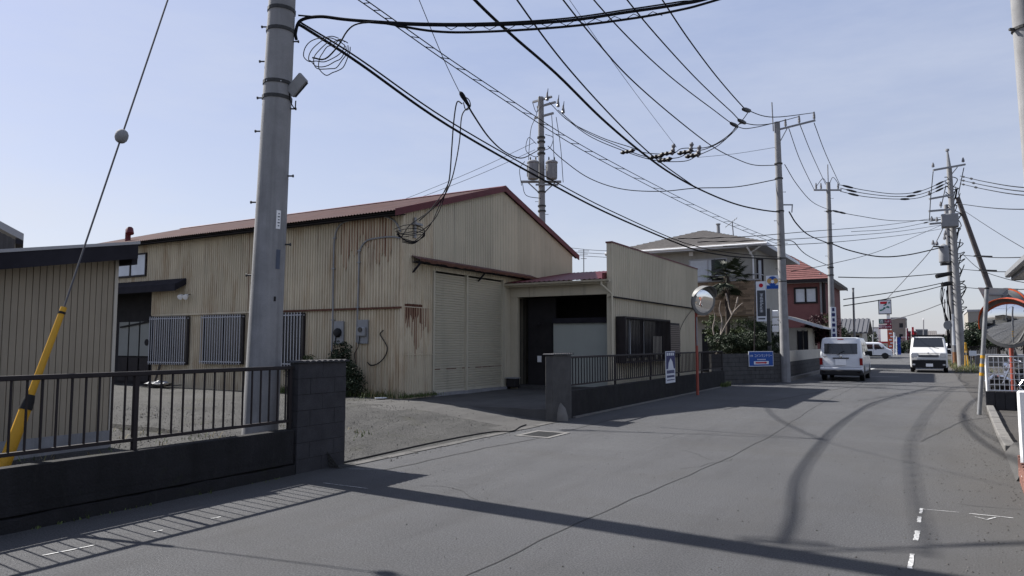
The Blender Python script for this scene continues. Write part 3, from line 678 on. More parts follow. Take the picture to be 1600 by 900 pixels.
# office roof, gutter, downpipe
orr = ob('office_roof', corr_roof((WX + .0, OY - .35, zg + .02), (OX - .12, OY - .35, zg + .02), (OX - .12, OY + 4.2, zg + .72), (WX, OY + 4.2, zg + .72), .16, .03), M_redtrim, of)
ob('office_roof', corr_roof((WX + .0, OE + .2, zg + .02), (OX - .12, OE + .2, zg + .02), (OX - .12, OY + 4.2, zg + .72), (WX, OY + 4.2, zg + .72), .16, .03), M_redtrim, of)
ob('roof_end', MB().prism([(OX - .16, OY - .3, zg + .03), (OX - .16, OY + .8, zg + .2), (OX - .16, OY + .8, zg + .38), (OX - .16, OY - .3, zg + .2)], (.04, 0, 0)), M_redtrim, of)
mb = MB(); n = 8; vs = []
for x in (WX + .04, OX + .1):
    for k in range(n + 1): a = pi + pi * k / n; vs.append((x, OY - .38 + .065 * cos(a), zg + .065 * sin(a)))
gut = ob('gutter', mb.add(vs, [(k, k + 1, n + 2 + k, n + 1 + k) for k in range(n)] + [tuple(range(n + 1)), tuple(range(n + 1, 2 * n + 2))]), M_cream2, of, smooth=True)
ob('gutter_fascia', MB().box(WX + .04, OX - .05, OY - .31, OY - .28, zg - .1, zg + .01), M_cream2, of)
ob('downpipe', MB().tube([(OX - .15, OY - .38, zg - .05), (OX - .15, OY - .38, zg - .14), (OX + .05, OY - .1, zg - .4), (OX + .05, OY - .1, ZY)], .035, 10), M_cream2, of, smooth=True)
# barred front window and louvre
wy0, wy1 = atx(963, 520, OX).y, atx(1034, 520, OX).y; wz1, wz0 = atx(963, 497, OX).z, atx(963, 566, OX).z
win = ob('window', MB().box(OX + .0, OX + .03, wy0, wy1, wz0 + .1, wz1), M_glass, of)
mb = MB().box(OX, OX + .3, wy0 - .03, wy1 + .03, wz1, wz1 + .05).box(OX, OX + .3, wy0 - .03, wy1 + .03, wz0 - .03, wz0 + .02).box(OX, OX + .3, wy0 - .04, wy0, wz0, wz1).box(OX, OX + .3, wy1, wy1 + .04, wz0, wz1)
mb.box(OX + .02, OX + .08, (wy0 + wy1) / 2 - .04, (wy0 + wy1) / 2 + .04, wz0, wz1); ob('frame', mb, M_bronze, win)
b = ob('bar', MB().box(OX + .27, OX + .29, wy0 + .05, wy0 + .075, wz0 + .02, wz1), M_bronze, win); nb = 32
for k in range(1, nb): share(b, (0, (wy1 - wy0 - .12) * k / (nb - 1), 0), win)
for f0, f1, m_ in ((.22, .27, M_curtain), (.52, .56, M_curtain), (.74, .98, M_creamw)):
    ob('curtain', MB().box(OX + .032, OX + .04, wy0 + (wy1 - wy0) * f0, wy0 + (wy1 - wy0) * f1, wz0 + .1, wz1 - (.05 if f0 < .6 else .5)), m_, win)
ly0, ly1 = atx(1037, 520, OX).y, atx(1059, 520, OX).y
lou = ob('louvre_box', MB().box(OX, OX + .07, ly0, ly1, wz0 + .05, wz1 - .02), M_bronze, of)
M_lou = mat('louvre_brown', (.16, .13, .11), .5, .1, 5)
b = ob('louvre_slat', MB().box(OX + .07, OX + .1, ly0 + .02, ly1 - .02, wz0 + .08, wz0 + .125), M_lou, lou)
for k in range(1, 17): share(b, (0, 0, (wz1 - wz0 - .16) * k / 17), lou)
ob('loose_wire', MB().tube(resample([atx(1088, 478, OX + .05), atx(1075, 492, OX + .05), atx(1066, 507, OX + .05), atx(1062, 520, OX + .05), atx(1063, 540, OX + .05)], 4), .01), M_black, of)
# poster on the railing
pp = atx(1047, 572, -6.76); pA = atx(1040, 549, -6.76); pB = atx(1055, 597, -6.76)
po = thing('poster_board', (-6.78, pp.y, pB.z), 'narrow blue and white poster board tied to the office railing', 'sign')
py0, py1, pzb, pzt = pA.y, pB.y, pB.z, pA.z
ob('board', MB().box(-6.775, -6.755, py0, py1, pzb, pzt), M_signw, po)
hh = pzt - pzb; yc = (py0 + py1) / 2; wv = py1 - py0
ob('blue_print', MB().box(-6.755, -6.752, py0 + .02, py1 - .02, pzb + .44 * hh, pzt - .02), M_navy, po)
mb = MB().add([(-6.751, yc - .3 * wv, pzb + .44 * hh), (-6.751, yc + .33 * wv, pzb + .44 * hh), (-6.751, yc + .2 * wv, pzb + .66 * hh), (-6.751, yc, pzb + .78 * hh), (-6.751, yc - .22 * wv, pzb + .64 * hh)], [(0, 1, 2, 3, 4)])
ob('pale_shape', mb, M_signw, po)
mb = MB()
for r_, (zz, h_, n_) in enumerate(((.86, .09, 4), (.30, .10, 7), (.17, .07, 8), (.08, .03, 11))):
    for k in range(n_):
        a = py0 + wv * (.08 + .84 * k / n_); mb.box(-6.7512, -6.749, a, a + wv * .84 / n_ * .7, pzb + zz * hh, pzb + (zz + h_) * hh, 1 if r_ else 0)
ob('printed_lines', mb, [M_signw, M_navy], po)

# ------------------------------------------------------------------ brown shed and the roof behind it
SX = atz(168, 692, ZY).x; SY = atz(168, 692, ZY).y
sh = thing('shed', (SX - 1.5, SY - 2, ZY), 'brown ribbed steel shed with sloping dark fascia behind the railing', 'shed')
zr0 = atx(176, 400, SX).z; zr1 = atx(0, 414, SX).z; yq0 = atx(0, 414, SX).y
rk = (zr0 - zr1) / (SY - yq0); stz = lambda y: zr0 + rk * (y - SY)
YL = -3.0
ob('front_sheet', corr((SX, YL, 0), FU, (1, 0, 0), SY - YL, ZY + .17, lambda u: stz(YL + u), .078, .014, prof=((0, 0), (.03, 1), (.9, 1), (.93, 0))), M_brown, sh)
ob('side_sheet', corr((SX, SY, 0), (-1, 0, 0), (0, 1, 0), 5, ZY + .17, stz(SY), .078, .014, prof=((0, 0), (.03, 1), (.9, 1), (.93, 0))), M_brown, sh)
ob('corner_trim', MB().box(SX - .03, SX + .03, SY - .01, SY + .035, ZY + .17, stz(SY)), M_creamw, sh)
ob('plinth', MB().box(SX - 5, SX + .03, YL, SY + .03, ZY - .2, ZY + .17), M_conc, sh)
yr = atx(214, 392, SX + .35).y
P = lambda y, dz: (SX + .35, y, stz(y) + dz)
ob('roof_fascia', MB().prism([P(YL, -.06), P(yr, -.06), P(yr, .14), P(YL, .14)], (.03, 0, 0)), M_darkfascia, sh)
ob('roof_sheet', MB().prism([(SX + .39, YL, stz(YL) + .14), (SX + .39, yr + .02, stz(yr) + .14), (SX + .39, yr + .02, stz(yr) + .18), (SX + .39, YL, stz(YL) + .18)], (-5.6, 0, 0)), M_roofgrey, sh)
ob('eave_end', MB().box(SX - 5, SX + .35, yr - .03, yr, stz(yr) - .06, stz(yr) + .14), M_darkfascia, sh)
ob('purlin', MB().box(SX - 5, SX + .3, SY + .05, SY + .13, stz(SY) - .12, stz(SY) + .05), M_darkfascia, sh)
ob('soffit', MB().prism([(SX + .35, YL, stz(YL) - .03), (SX + .35, yr - .03, stz(yr) - .03), (SX + .35, yr - .03, stz(yr) + .0), (SX + .35, YL, stz(YL))], (-.35, 0, 0)), M_dark, sh)
p1 = atd(37, 372, 26); p2 = atd(22, 408, 26)
bs = thing('outbuilding', (p1.x, p1.y, ZY), 'dark ribbed outbuilding with pale roof edge rising behind the brown shed', 'building')
ob('wall', corr((p2.x, p2.y, 0), (-cos(TH), -sin(TH), 0), (0, -1, 0), 5, ZY, lambda u: p1.z - .05 + .5 * u, .2, .03), mat('charcoal_sheet', (.07, .065, .065), .6, .2, 2), bs)
u = Vector((-cos(TH), -sin(TH), 0)); away = Vector((p1.x, p1.y, 0)).normalized() * 6; e0 = Vector(p1)
ob('roof', MB().prism([e0 + Vector((0, 0, -.10)), e0 + u * 5 + Vector((0, 0, 2.5)), e0 + u * 5 + Vector((0, 0, 2.8)), e0 + Vector((0, 0, .16))], away), M_roofgrey, bs)
ob('roof_lip', MB().prism([e0 + Vector((0, 0, -.24)), e0 + u * .3 + Vector((0, 0, -.2)), e0 + u * .3 + Vector((0, 0, .0)), e0 + Vector((0, 0, -.12))], away), M_darkfascia, bs)

# ------------------------------------------------------------------ poles
def shaft(p, root, top, r0, r1, m=M_conc, n=18): 
    return ob('shaft', MB().tube([p, Vector(p).lerp(Vector(top), .5), top], [r0, (r0 + r1) / 2, r1], n), m, root, smooth=True)
def band(root, c, ax, r, h=.05): return ob('band', MB().lathe(c, ax, [(-h / 2, r), (h / 2, r)], 18), M_iron, root)
def insul(root, p, h=.22, r=.055, up=(0, 0, 1)):
    return ob('insulator', MB().lathe(p, up, [(0, .02), (.04, .02), (.05, r), (.09, r * .7), (.1, r), (.15, r * .7), (.16, r * .9), (h, .03)], 8), mat('insulator_ceramic', (.16, .16, .17), .3, .1, 8), root)
def bolts(root, p, top, rfun, zs, dirs, L=.16):
    ax = Vector(top) - Vector(p)
    for i, z in enumerate(zs):
        c = Vector(p) + ax * ((z - p[2]) / ax.z); d = dirs[i % len(dirs)]; r = rfun(z)
        ob('step_bolt', MB().tube([c + d * r * .8, c + d * (r + L)], .011, 6).cyl(c + d * (r + L), c + d * (r + L + .015), .02, 6), M_iron, root)
camR = Vector((cos(TH), sin(TH), 0)); camF = Vector((-sin(TH), cos(TH), 0))
# the thick pole at the wall
pb = atd(404, 735, 9.15); pb.z = .2; pt = atd(441, 0, 9.15); ax = (pt - pb); ptop = pb + ax * (11.5 / ax.z)
lpole = thing('utility_pole', pb, 'thick concrete utility pole with step bolts and solar lamp behind the low wall', 'utility pole')
rf = lambda z: .226 - .009 * z
shaft(pb - ax * (.3 / ax.z), lpole, ptop, rf(0), rf(11.5), n=28)
Lz = lambda py: zrow(pb, py)
def axp(z): return pb + ax * ((z - pb.z) / ax.z)
for py in (18, 50, 132, 155): band(lpole, axp(Lz(py)), ax, rf(Lz(py)) + .012, .045)
bolts(lpole, pb, pt, rf, [Lz(v) for v in (42, 96, 153, 205, 316, 430)], [-camR], .07)
bolts(lpole, pb, pt, rf, [Lz(v) for v in (65, 170, 275, 382)], [camR], .06)
lam = thing('solar_lamp', axp(Lz(150)), 'small grey solar lamp strapped to the thick utility pole', 'lamp')
a = axp(Lz(148)) + camR * .18 - camF * .05; b = atd(475, 120, 9.0)
ob('lamp_head', MB().beam(a, b, .16, .05, up=-camF), M_steelg, lam, bevel=.012)
d = (b - a).normalized(); nn = d.cross(-camF).normalized()
ob('solar_panel', MB().beam(a.lerp(b, .08) + nn * .03, a.lerp(b, .95) + nn * .03, .14, .006, up=-camF), M_solar, lam)
ob('lamp_wire', MB().tube(resample([a, a + Vector((.02, 0, -.12)), a + camR * .07 + Vector((0, 0, -.2)), a + camR * .08 + Vector((0, 0, -.1))], 5), .008), M_black, lam)
ob('strap', MB().lathe(axp(Lz(133)), ax, [(-.006, rf(5.5) + .014), (.006, rf(5.5) + .014)], 24), M_white, lam)
z_ = Lz(345)
def plate(py, h, wd, m, ang, name='pole_plate'):
    mb = MB(); vs = []; z = Lz(py); k = 6; r = rf(z) + .004
    for i in range(k + 1):
        a = ang - wd / r / 2 + wd / r * i / k; dv = (-camF) * cos(a) + camR * sin(a)
        for zz in (z - h / 2, z + h / 2): vs.append(axp(zz) + dv * (rf(zz) + (.004 if name == 'pole_plate' else .006)))
    ob(name, mb.add(vs, [(2 * i, 2 * i + 2, 2 * i + 3, 2 * i + 1) for i in range(k)]), m, lpole)
plate(346, .24, .06, M_white, .8); plate(407, .25, .06, mat('slate_blue_plate', (.07, .085, .12), .5), .9); plate(468, .06, .03, M_black, .8)
M_ink = mat('dark_ink', (.03, .04, .07), .6, 0)
for k in range(5): plate(337 + 4.6 * k, .014, .03 if k % 2 else .02, M_ink, .82, 'plate_print')
# guy wire
ga = atpl(6, 730, (-7.25, 2.2), (-7.25, 9)); ga = atx(3, 738, -7.35); gtop = axp(Lz(-556)) if Lz(-556) < 12 else ptop
gp = [atpl(x, y, ga, gtop) for x, y in ((5, 731), (100, 480), (190, 213), (262, 0))]
gtop = gp[3] + (gp[3] - gp[2]) * 1.2
gy = thing('guy_wire', gp[0], 'pole guy wire with ball insulator and yellow plastic guard behind the railing', 'guy wire')
ob('wire', MB().tube([gp[1], gp[2], gp[3], gtop], .009, 6), M_cableg, gy)
gl = gp[0].lerp(gp[1], .36)
ob('guard', MB().tube([gp[0] + (gp[0] - gp[1]) * .12, gl], [.055, .05], 12), M_yellow, gy, smooth=True)
ob('guard', MB().tube([gl.lerp(gp[1], .08), gp[1]], [.033, .028], 12), M_yellow, gy, smooth=True)
ob('guard_collar', MB().tube([gl - (gp[1] - gp[0]).normalized() * .02, gl.lerp(gp[1], .06), gl.lerp(gp[1], .12)], [.056, .05, .036], 12), M_black, gy, smooth=True)
ob('guard_ring', MB().tube([gp[0].lerp(gp[1], .955), gp[0].lerp(gp[1], .97)], .032, 12), M_black, gy)
d = (gp[3] - gp[1]).normalized()
ob('ball_insulator', MB().lathe(gp[2], d, [(-.07, .03), (-.06, .045), (-.03, .062), (0, .066), (.03, .062), (.06, .045), (.07, .03)], 14), M_conc, gy, smooth=True)
# pole with the long side arm
def crossarm(root, c, d, l0, l1, s=.08): return ob('crossarm', MB().beam(Vector(c) + Vector(d) * l0, Vector(c) + Vector(d) * l1, s, s), M_steelg, root)
XD = Vector((1, 0, 0))
pc = atz(1228, 597); pcz = lambda py: zrow(pc, py)
P2 = thing('utility_pole', pc, 'slim concrete pole with offset three insulator arm and roof banner beside the beige house', 'utility pole')
p2t = atd(1214, 191, depth(pc)); a2 = p2t - pc
A2 = lambda py: pc + a2 * ((pcz(py) - pc.z) / a2.z)
shaft(pc - a2 * .01, P2, p2t, .20, .12)
ob('spike', MB().tube([A2(205) - camR * .17, A2(160) - camR * .19], .025, 6), M_steelg, P2)
arm0 = A2(203); arm1 = atd(1274, 188, depth(pc) - .4)
ob('crossarm', MB().beam(arm0, arm1, .07, .07), M_steelg, P2)
ob('arm_brace', MB().tube([A2(228), arm0.lerp(arm1, .28)], .018, 6), M_steelg, P2)
INS2 = []
for t in (.22, .58, .97): q_ = arm0.lerp(arm1, t); insul(P2, q_ + Vector((0, 0, .04)), .34, .06); INS2.append(q_ + Vector((0, 0, .34)))
for py in (256, 279, 330, 404, 440): band(P2, A2(py), a2, .17, .05)
ob('side_bracket', MB().beam(A2(320), A2(320) + camR * .55, .05, .05).beam(A2(320) + camR * .53, A2(332) + camR * .5, .04, .04), M_steelg, P2)
bolts(P2, pc, p2t, lambda z: .15, [pcz(v) for v in (300, 345, 380, 420, 460, 500)], [camR, -camR], .1)
# the next pole along
p3b = atd(1302, 575, 43.0); p3b.z = 0; p3t = atd(1294, 285, 43.0); a3 = p3t - p3b; A3 = lambda py: p3b + a3 * ((zrow(p3b, py) - 0) / a3.z)
P3 = thing('utility_pole', p3b, 'slim concrete pole with short crossarm beside the red house', 'utility pole')
shaft(p3b, P3, p3t, .2, .12); ob('spike', MB().tube([A3(290), A3(257)], .03, 6), M_steelg, P3)
crossarm(P3, A3(297), camR, -.9, .8, .09); INS3 = []
for o_ in (-.75, -.45, .6): insul(P3, A3(297) + camR * o_ + Vector((0, 0, .04)), .4, .07); INS3.append(A3(297) + camR * o_ + Vector((0, 0, .4)))
ob('jumper', MB().tube(resample([A3(290) - camR * .7, A3(279) - camR * .3, A3(290), A3(277) + camR * .3, A3(290) + camR * .7], 5), .018), M_cable, P3)
for py in (330, 380, 418, 430): band(P3, A3(py), a3, .19, .06)
bolts(P3, p3b, p3t, lambda z: .16, [zrow(p3b, v) for v in (310, 330, 350, 400, 450)], [camR, -camR], .12)
dv = -camF; qz = zrow(p3b, 505)
ob('pole_sign', MB().box(0, 0, 0, 0, 0, 0) if False else MB().beam(A3(480) - camF * .2, A3(532) - camF * .21, .34, .02, up=-camF), M_signw, P3)
mb = MB()
for k in range(6):
    c_ = A3(484 + k * 8) - camF * .214; mb.beam(c_ + Vector((0, 0, .1)), c_ - Vector((0, 0, .1)), .2 if k % 2 else .14, .012, up=-camF)
ob('pole_sign_print', mb, M_navy, P3)
# pole with transformers behind the warehouse
p4b = atd(849, 560, 34); p4b.z = 0; p4t = atd(845, 152, 34); a4 = p4t - p4b; A4 = lambda py: p4b + a4 * (zrow(p4b, py) / a4.z)
P4 = thing('utility_pole', p4b, 'concrete pole carrying two drum transformers behind the warehouse gable', 'utility pole')
shaft(p4b, P4, p4t, .2, .14)
up4 = a4.normalized()
dA = (camR * .75 - camF * .66).normalized()
for py, l0, l1 in ((156, -.55, .75), (166, -.25, 1.0), (182, -.45, .85)): ob('crossarm', MB().beam(A4(py) + dA * l0 * .9, A4(py) + dA * l1 * .9, .09, .09), M_steelg, P4)
for k, (x, y) in enumerate(((855, 158), (872, 168), (880, 178))):
    c_ = atd(x, y, 33.6); insul(P4, c_, .42, .09); ob('arrester', MB().tube([c_ + Vector((0, 0, .2)), c_ + Vector((.05, 0, .62))], [.04, .015], 6), M_iron, P4)
for sgn, px_ in ((-1, 833), (1, 862)):
    c_ = atd(px_, 280, 33.7); tr = ob('transformer', MB().lathe(c_, (0, 0, 1), [(0, .25), (.05, .27), (.75, .27), (.78, .3), (.84, .3), (.9, .22), (.92, .05)], 18), M_trans, P4, smooth=True)
    for k in range(5):
        an = k * 1.25; ob('cooling_fin', MB().box(-.01, .01, 0, .05, .1, .7) if False else MB().beam(c_ + Vector((cos(an) * .28, sin(an) * .28, .12)), c_ + Vector((cos(an) * .28, sin(an) * .28, .68)), .03, .03), M_trans, tr)
    for k in (-1, 1): ob('bushing', MB().lathe(c_ + camR * k * .13 + Vector((0, 0, .88)), (0, 0, 1), [(0, .03), (.05, .05), (.1, .03), (.16, .04), (.22, .015)], 8), M_iron, tr)
ob('platform', MB().beam(A4(284) - camR * 1.0, A4(284) + camR * .95, .12, .1).beam(A4(290) - camR * .3 - camF * .2, A4(290) + camR * .8 - camF * .2, .08, .08), M_steelg, P4)
ob('platform_brace', MB().beam(A4(284) - camR * .7, A4(305), .05, .05), M_steelg, P4); ob('platform_brace', MB().beam(A4(284) + camR * .7, A4(305), .05, .05), M_steelg, P4)
for py in (215, 222, 232, 240, 300, 322, 330): band(P4, A4(py), a4, .2, .07)
for k, pts in enumerate(([(838, 225), (826, 215), (822, 235), (836, 245), (846, 240)], [(852, 210), (864, 215), (860, 230), (850, 235)], [(843, 150), (838, 180), (830, 200), (827, 230), (826, 250)], [(862, 180), (864, 210), (866, 255)],
                         [(869, 183), (876, 230), (880, 285)], [(815, 290), (812, 265), (820, 252)], [(816, 285), (822, 305), (845, 310)], [(846, 165), (838, 175), (832, 160)])):
    ob('jumper', MB().tube(resample([atd(x, y, 33.6) for x, y in pts], 6), .016, 5), M_cable, P4)
bolts(P4, p4b, p4t, lambda z: .16, [zrow(p4b, v) for v in (195, 245, 265, 315, 335)], [camR, -camR], .14)
# pole beside the camera's side of the road
p5b = atd(1650, 560, 10.2); p5b.z = 0; p5t = atd(1590, 0, 10.2) + camR * .08
P5 = thing('utility_pole', p5b, 'pale concrete pole with chain band beside the grey eaved house', 'utility pole')
a5 = p5t - p5b; p5top = p5b + a5 * (9.5 / a5.z); shaft(p5b, P5, p5top, .20, .135, n=24)
A5 = lambda py: p5b + a5 * (zrow(p5b, py) / a5.z)
ob('chain_band', MB().lathe(A5(45), a5, [(-.02, .165), (-.02, .18), (.02, .18), (.02, .165)], 24), M_iron, P5); ob('band_bolt', MB().beam(A5(46) - camR * .24, A5(46) - camR * .15, .035, .035), M_iron, P5)
ob('cable_box', MB().lathe(A5(293) - camR * .15, a5, [(-.09, .02), (-.06, .05), (.06, .05), (.09, .02)], 10), M_white, P5)
# cluster across the road
def leanpole(name, label, b, t, r0, r1, d):
    base = atz(*b) if d is None else atd(*b, d); base.z = 0; dd = depth(base); top = atd(*t, dd)
    T = thing(name, base, label, 'utility pole'); shaft(base, T, top, r0, r1); return T, base, top
P6, b6, t6 = leanpole('utility_pole', 'tall concrete pole with wide upper crossarm and transformer in the roadside cluster', (1503, 574), (1483, 262), .25, .16, None)
P7, b7, t7 = leanpole('utility_pole', 'shorter concrete pole crowded with cable closures in the roadside cluster', (1493, 569), (1478, 320), .22, .15, None)
d6 = depth(b6); d7 = depth(b7); L6 = lambda py: b6.lerp(t6, zrow(b6, py) / t6.z); L7 = lambda py: b7.lerp(t7, zrow(b7, py) / t7.z)
ob('spike', MB().tube([L6(266), atd(1480, 234, d6)], [.15, .05], 8), M_steelg, P6); ob('spike_cap', MB().cyl(atd(1480, 236, d6), atd(1480, 233, d6), .12, 8), M_steelg, P6)
for (x0, y0, x1, y1) in ((1458, 266, 1508, 257), (1452, 311, 1490, 304), (1451, 330, 1488, 327), (1452, 350, 1486, 347)): ob('crossarm', MB().beam(atd(x0, y0, d6 - .4), atd(x1, y1, d6 - .4), .12, .12), M_steelg, P6)
ob('hanger', MB().tube([atd(1458, 268, d6 - .4), atd(1454, 310, d6 - .4), atd(1452, 345, d6 - .4)], .03, 5), M_iron, P6); ob('hanger', MB().tube([atd(1506, 262, d6 - .4), atd(1497, 305, d6 - .4)], .03, 5), M_iron, P6)
ob('hanger', MB().tube([atd(1478, 290, d6 - .4), atd(1470, 325, d6 - .4)], .03, 5), M_iron, P6)
ob('arm_brace', MB().tube([L6(276), atd(1496, 261, d6 - .4)], .03, 5), M_steelg, P6)
for x, y in ((1458, 262), (1505, 254), (1452, 306), (1470, 323), (1456, 346), (1464, 347)): insul(P6, atd(x, y, d6 - .45), .35, .1)
ob('transformer', MB().box(*[v for pr in zip(atd(1484, 345, d6 - .5) - Vector((.5, .35, .45)), atd(1484, 345, d6 - .5) + Vector((.5, .35, .45))) for v in pr]), M_trans, P6, bevel=.05)
ob('transformer', MB().lathe(atd(1475, 410, d7 - .4), (0, 0, 1), [(0, .3), (.05, .34), (1.2, .34), (1.3, .28), (1.45, .06)], 16), M_trans, P7, smooth=True)
ob('bracket', MB().beam(atd(1458, 385, d7 - .4), atd(1490, 386, d7 - .4), .1, .1), M_iron, P7); ob('bracket', MB().beam(atd(1470, 413, d7 - .4), atd(1488, 412, d7 - .4), .16, .2), M_iron, P7)
for x, y in ((1458, 383), (1464, 384), (1476, 375), (1477, 368)): insul(P7, atd(x, y, d7 - .45), .4, .13)
for (x0, y0, x1, y1) in ((1463, 432, 1490, 426), (1472, 445, 1488, 442)): ob('cable_closure', MB().tube([atd(x0, y0, d7 - .5), atd(x1, y1, d7 - .5)], .16, 10), M_black, P7)
R = random.Random(9)
for k in range(9):
    x = 1470 + R.uniform(0, 12); y = 440 + R.uniform(0, 30)
    ob('riser_cable', MB().tube(resample([atd(x, y, d7 - .4), atd(x + R.uniform(-4, 4), y + 25, d7 - .4), atd(x + 5 + R.uniform(-2, 2), y + 55, d7 - .35), atd(1484 + R.uniform(-3, 5), 545, d7 - .3)], 4), R.uniform(.02, .045), 5), M_cable, P7)
for k in range(26):
    y = 278 + k * 8; c_ = L6(y) + camR * .25
    ob('jumper', MB().tube(resample([c_ - camR * .6 + Vector((0, 0, R.uniform(-.2, .3))), c_ + Vector((0, 0, R.uniform(-.5, .1))), c_ + camR * R.uniform(.1, .5) + Vector((0, 0, R.uniform(-.5, .4))), c_ - camR * .1 + Vector((0, 0, -.7))], 4), .03, 5), M_cable, P6)
ob('pole_wrap', MB().lathe(L7(515), t7 - b7, [(-1.2, .225), (1.2, .215)], 18), M_signw, P7); ob('wrap_print', MB().beam(L7(490) - camF * .23, L7(538) - camF * .23, .12, .01, up=-camF), M_trans, P7)
ob('pole_foot_paint', MB().lathe(L7(556), t7 - b7, [(-.6, .226), (.3, .224)], 18), mat('ochre_rust_paint', (.25, .12, .06), .8, .3, 6), P7)
bolts(P6, b6, t6, lambda z: .2, [zrow(b6, v) for v in (400, 420, 440, 460, 480, 500)], [camR, -camR], .2)
br = thing('brace_pole', atd(1590, 552, d6), 'dark leaning brace pole propping the roadside pole cluster', 'pole'); q0 = atd(1590, 560, d6); q0.z = 0
q1 = atd(1496, 308, d6); ob('shaft', MB().tube([q0, q1], [.21, .14], 14), mat('brown_brace_paint', (.10, .09, .09), .8, .2, 4), br, smooth=True)
for y_, xa_, xb_ in ((400, 1522, 1550), (422, 1530, 1557)): ob('brace_clamp', MB().beam(atd(xa_, y_, d6 - .3), atd(xb_, y_ + 1, d6 - .3), .1, .1), M_iron, br)
# thin posts further off
for (x, yb, yt, dd, lab) in ((1333, 560, 452, 55, 'thin steel post standing behind the rear facing white van'), (1364, 556, 502, 90, 'thin dark post beside the tiled roof house'), (1443, 552, 500, 120, 'slender lamp post with white tip far down the road')):
    q0 = atd(x + (3 if dd == 55 else 0), yb, dd); q0.z = 0; q1 = atd(x, yt, dd)
    t_ = thing('thin_post', q0, lab, 'post'); ob('shaft', MB().tube([q0, q1], [.09, .07] if dd < 100 else [.1, .08], 8), M_steelg, t_)
    ob('post_cap', MB().lathe(q1, (0, 0, 1), [(0, .08), (.1, .1), (.3 if dd > 100 else .12, .06)], 8), M_white if dd > 100 else M_steelg, t_)

# ------------------------------------------------------------------ overhead lines
WG = 'overhead lines strung between the poles'
def wire(label, pts, r, m=M_cable, name='overhead_cable', n=7, cat='cable', sides=6):
    return tag(ob(name, MB().tube(resample(pts, n), r, sides), m), label, cat, WG)
def sleeves(o, q, fr, r):
    rs = resample(q, 12); n = len(rs) - 1
    for f in fr:
        i = max(1, min(n - 2, int(f * n))); d_ = (rs[i + 1] - rs[i]).normalized(); ob('sleeve', MB().lathe(rs[i], d_, [(-.5, r), (-.35, r * 2.6), (0, r * 3.4), (.35, r * 2.6), (.5, r)], 6), M_black, o)
def plane(A, B, px): return [atpl(x, y, A, B) for x, y in px]
Lp = axp(5.6); N2 = A2(330)
FarL = Vector((-7.6, -22, 0))     # the line's pole behind the viewer
# telecom pair from thick pole to the slim pole
tel = [(465, 38), (480, 46), (560, 98), (700, 196), (860, 287), (960, 338), (1074, 386), (1114, 396), (1160, 402), (1221, 405)]
tp = plane(Lp, A2(405), tel); wire('thick lower telecom cable from the thick pole to the slim pole by the beige house', tp, .023)
tel2 = [(468, 34), (560, 91), (700, 188), (860, 280), (960, 332), (1074, 381), (1150, 396), (1221, 402)]
tp2 = plane(Lp, A2(405), tel2); wire('thin messenger strand above the telecom cable running past the warehouse gable', tp2, .014)
# bundle across the road
cr_ = [(463, 62), (462, 50), (470, 32), (500, 26), (545, 31), (640, 38), (760, 39), (880, 33), (980, 19), (1060, 7), (1120, -6), (1300, -60)]
wire('thick cable bundle crossing the road from the thick pole', plane(Lp, p5t, cr_), .021)
wire('lower strand of the bundle crossing over the road', plane(Lp, p5t, [(600, 36), (680, 49), (760, 49.5), (880, 42), (980, 30), (1060, 16), (1120, 0), (1300, -55)]), .018)
wire('upper strand of the bundle crossing over the road', plane(Lp, p5t, [(466, 24), (545, 30), (650, 36), (760, 36), (880, 29), (980, 15), (1060, 3), (1110, -6), (1300, -66)]), .012)
mb = MB(); U_ = plane(Lp, p5t, [(690 + 14 * k, 46 if k % 2 else 38.5) for k in range(22)]); 
for k, (x) in enumerate(range(690, 1060, 15)):
    base = 47 - max(0, x - 760) * .065 - max(0, x - 900) * .05; U_[0:0] = []
zig = plane(Lp, p5t, [(690 + 15 * k, (46.5 if k % 2 else 38.5) - max(0, 690 + 15 * k - 780) * .062 - max(0, 690 + 15 * k - 930) * .06) for k in range(24)])
tag(ob('lashing_wire', MB().tube(zig, .006, 4), M_cable), 'zigzag lashing wire inside the bundle crossing over the road', 'cable', WG)
mb = MB(); R = random.Random(4)
for k in range(4):
    cx_, cy_, rx2, ry2 = 507 + 4 * k, 78 + 4 * k, 31 - 3 * k, 24 + 3 * k; st_ = []
    for i in range(17):
        a = radians(-60) - 2 * pi * i / 16 * (.93 if k else 1); st_.append(atd(cx_ + rx2 * cos(a) + (cy_ - 80 - ry2 * sin(a)) * .35, cy_ + ry2 * .8 * sin(a) + R.uniform(-3, 3), 9.1 + .02 * k))
    mb.tube(resample(st_, 3), .0065, 5)
mb.tube(resample([atd(x, y, 9.1) for x, y in ((598, 34), (560, 37), (543, 48), (528, 72), (508, 92), (488, 90))], 4), .011, 6)
tag(ob('cable_coil', mb, M_cable), 'spare loops of black cable hanging beside the thick pole', 'cable', WG)
# lashed pair rising past the transformer pole
l1 = [(520, -25), (560, 0), (620, 42), (700, 98), (790, 158), (880, 217), (960, 262), (1060, 314), (1130, 347), (1180, 368), (1222, 384)]
lA = Vector((-7.4, -2, 0))
P_ = plane(lA, A2(384), l1); Q_ = plane(lA, A2(384), [(x + 3, y - 6 + .002 * (x - 520)) for x, y in l1])
wire('thin lashed strand sloping past the transformer pole to the slim pole', P_, .009); wire('upper thin lashed strand sloping past the transformer pole', Q_, .009)
rp, rq = resample(P_, 14), resample(Q_, 14); mb = MB()
for k in range(0, len(rp) - 4, 4): mb.tube([rp[k], rq[k + 2]], .007, 4)
tag(ob('lashing_ties', mb, M_cable), 'row of spacer ties on the lashed strand past the transformer pole', 'cable', WG, kind='stuff')
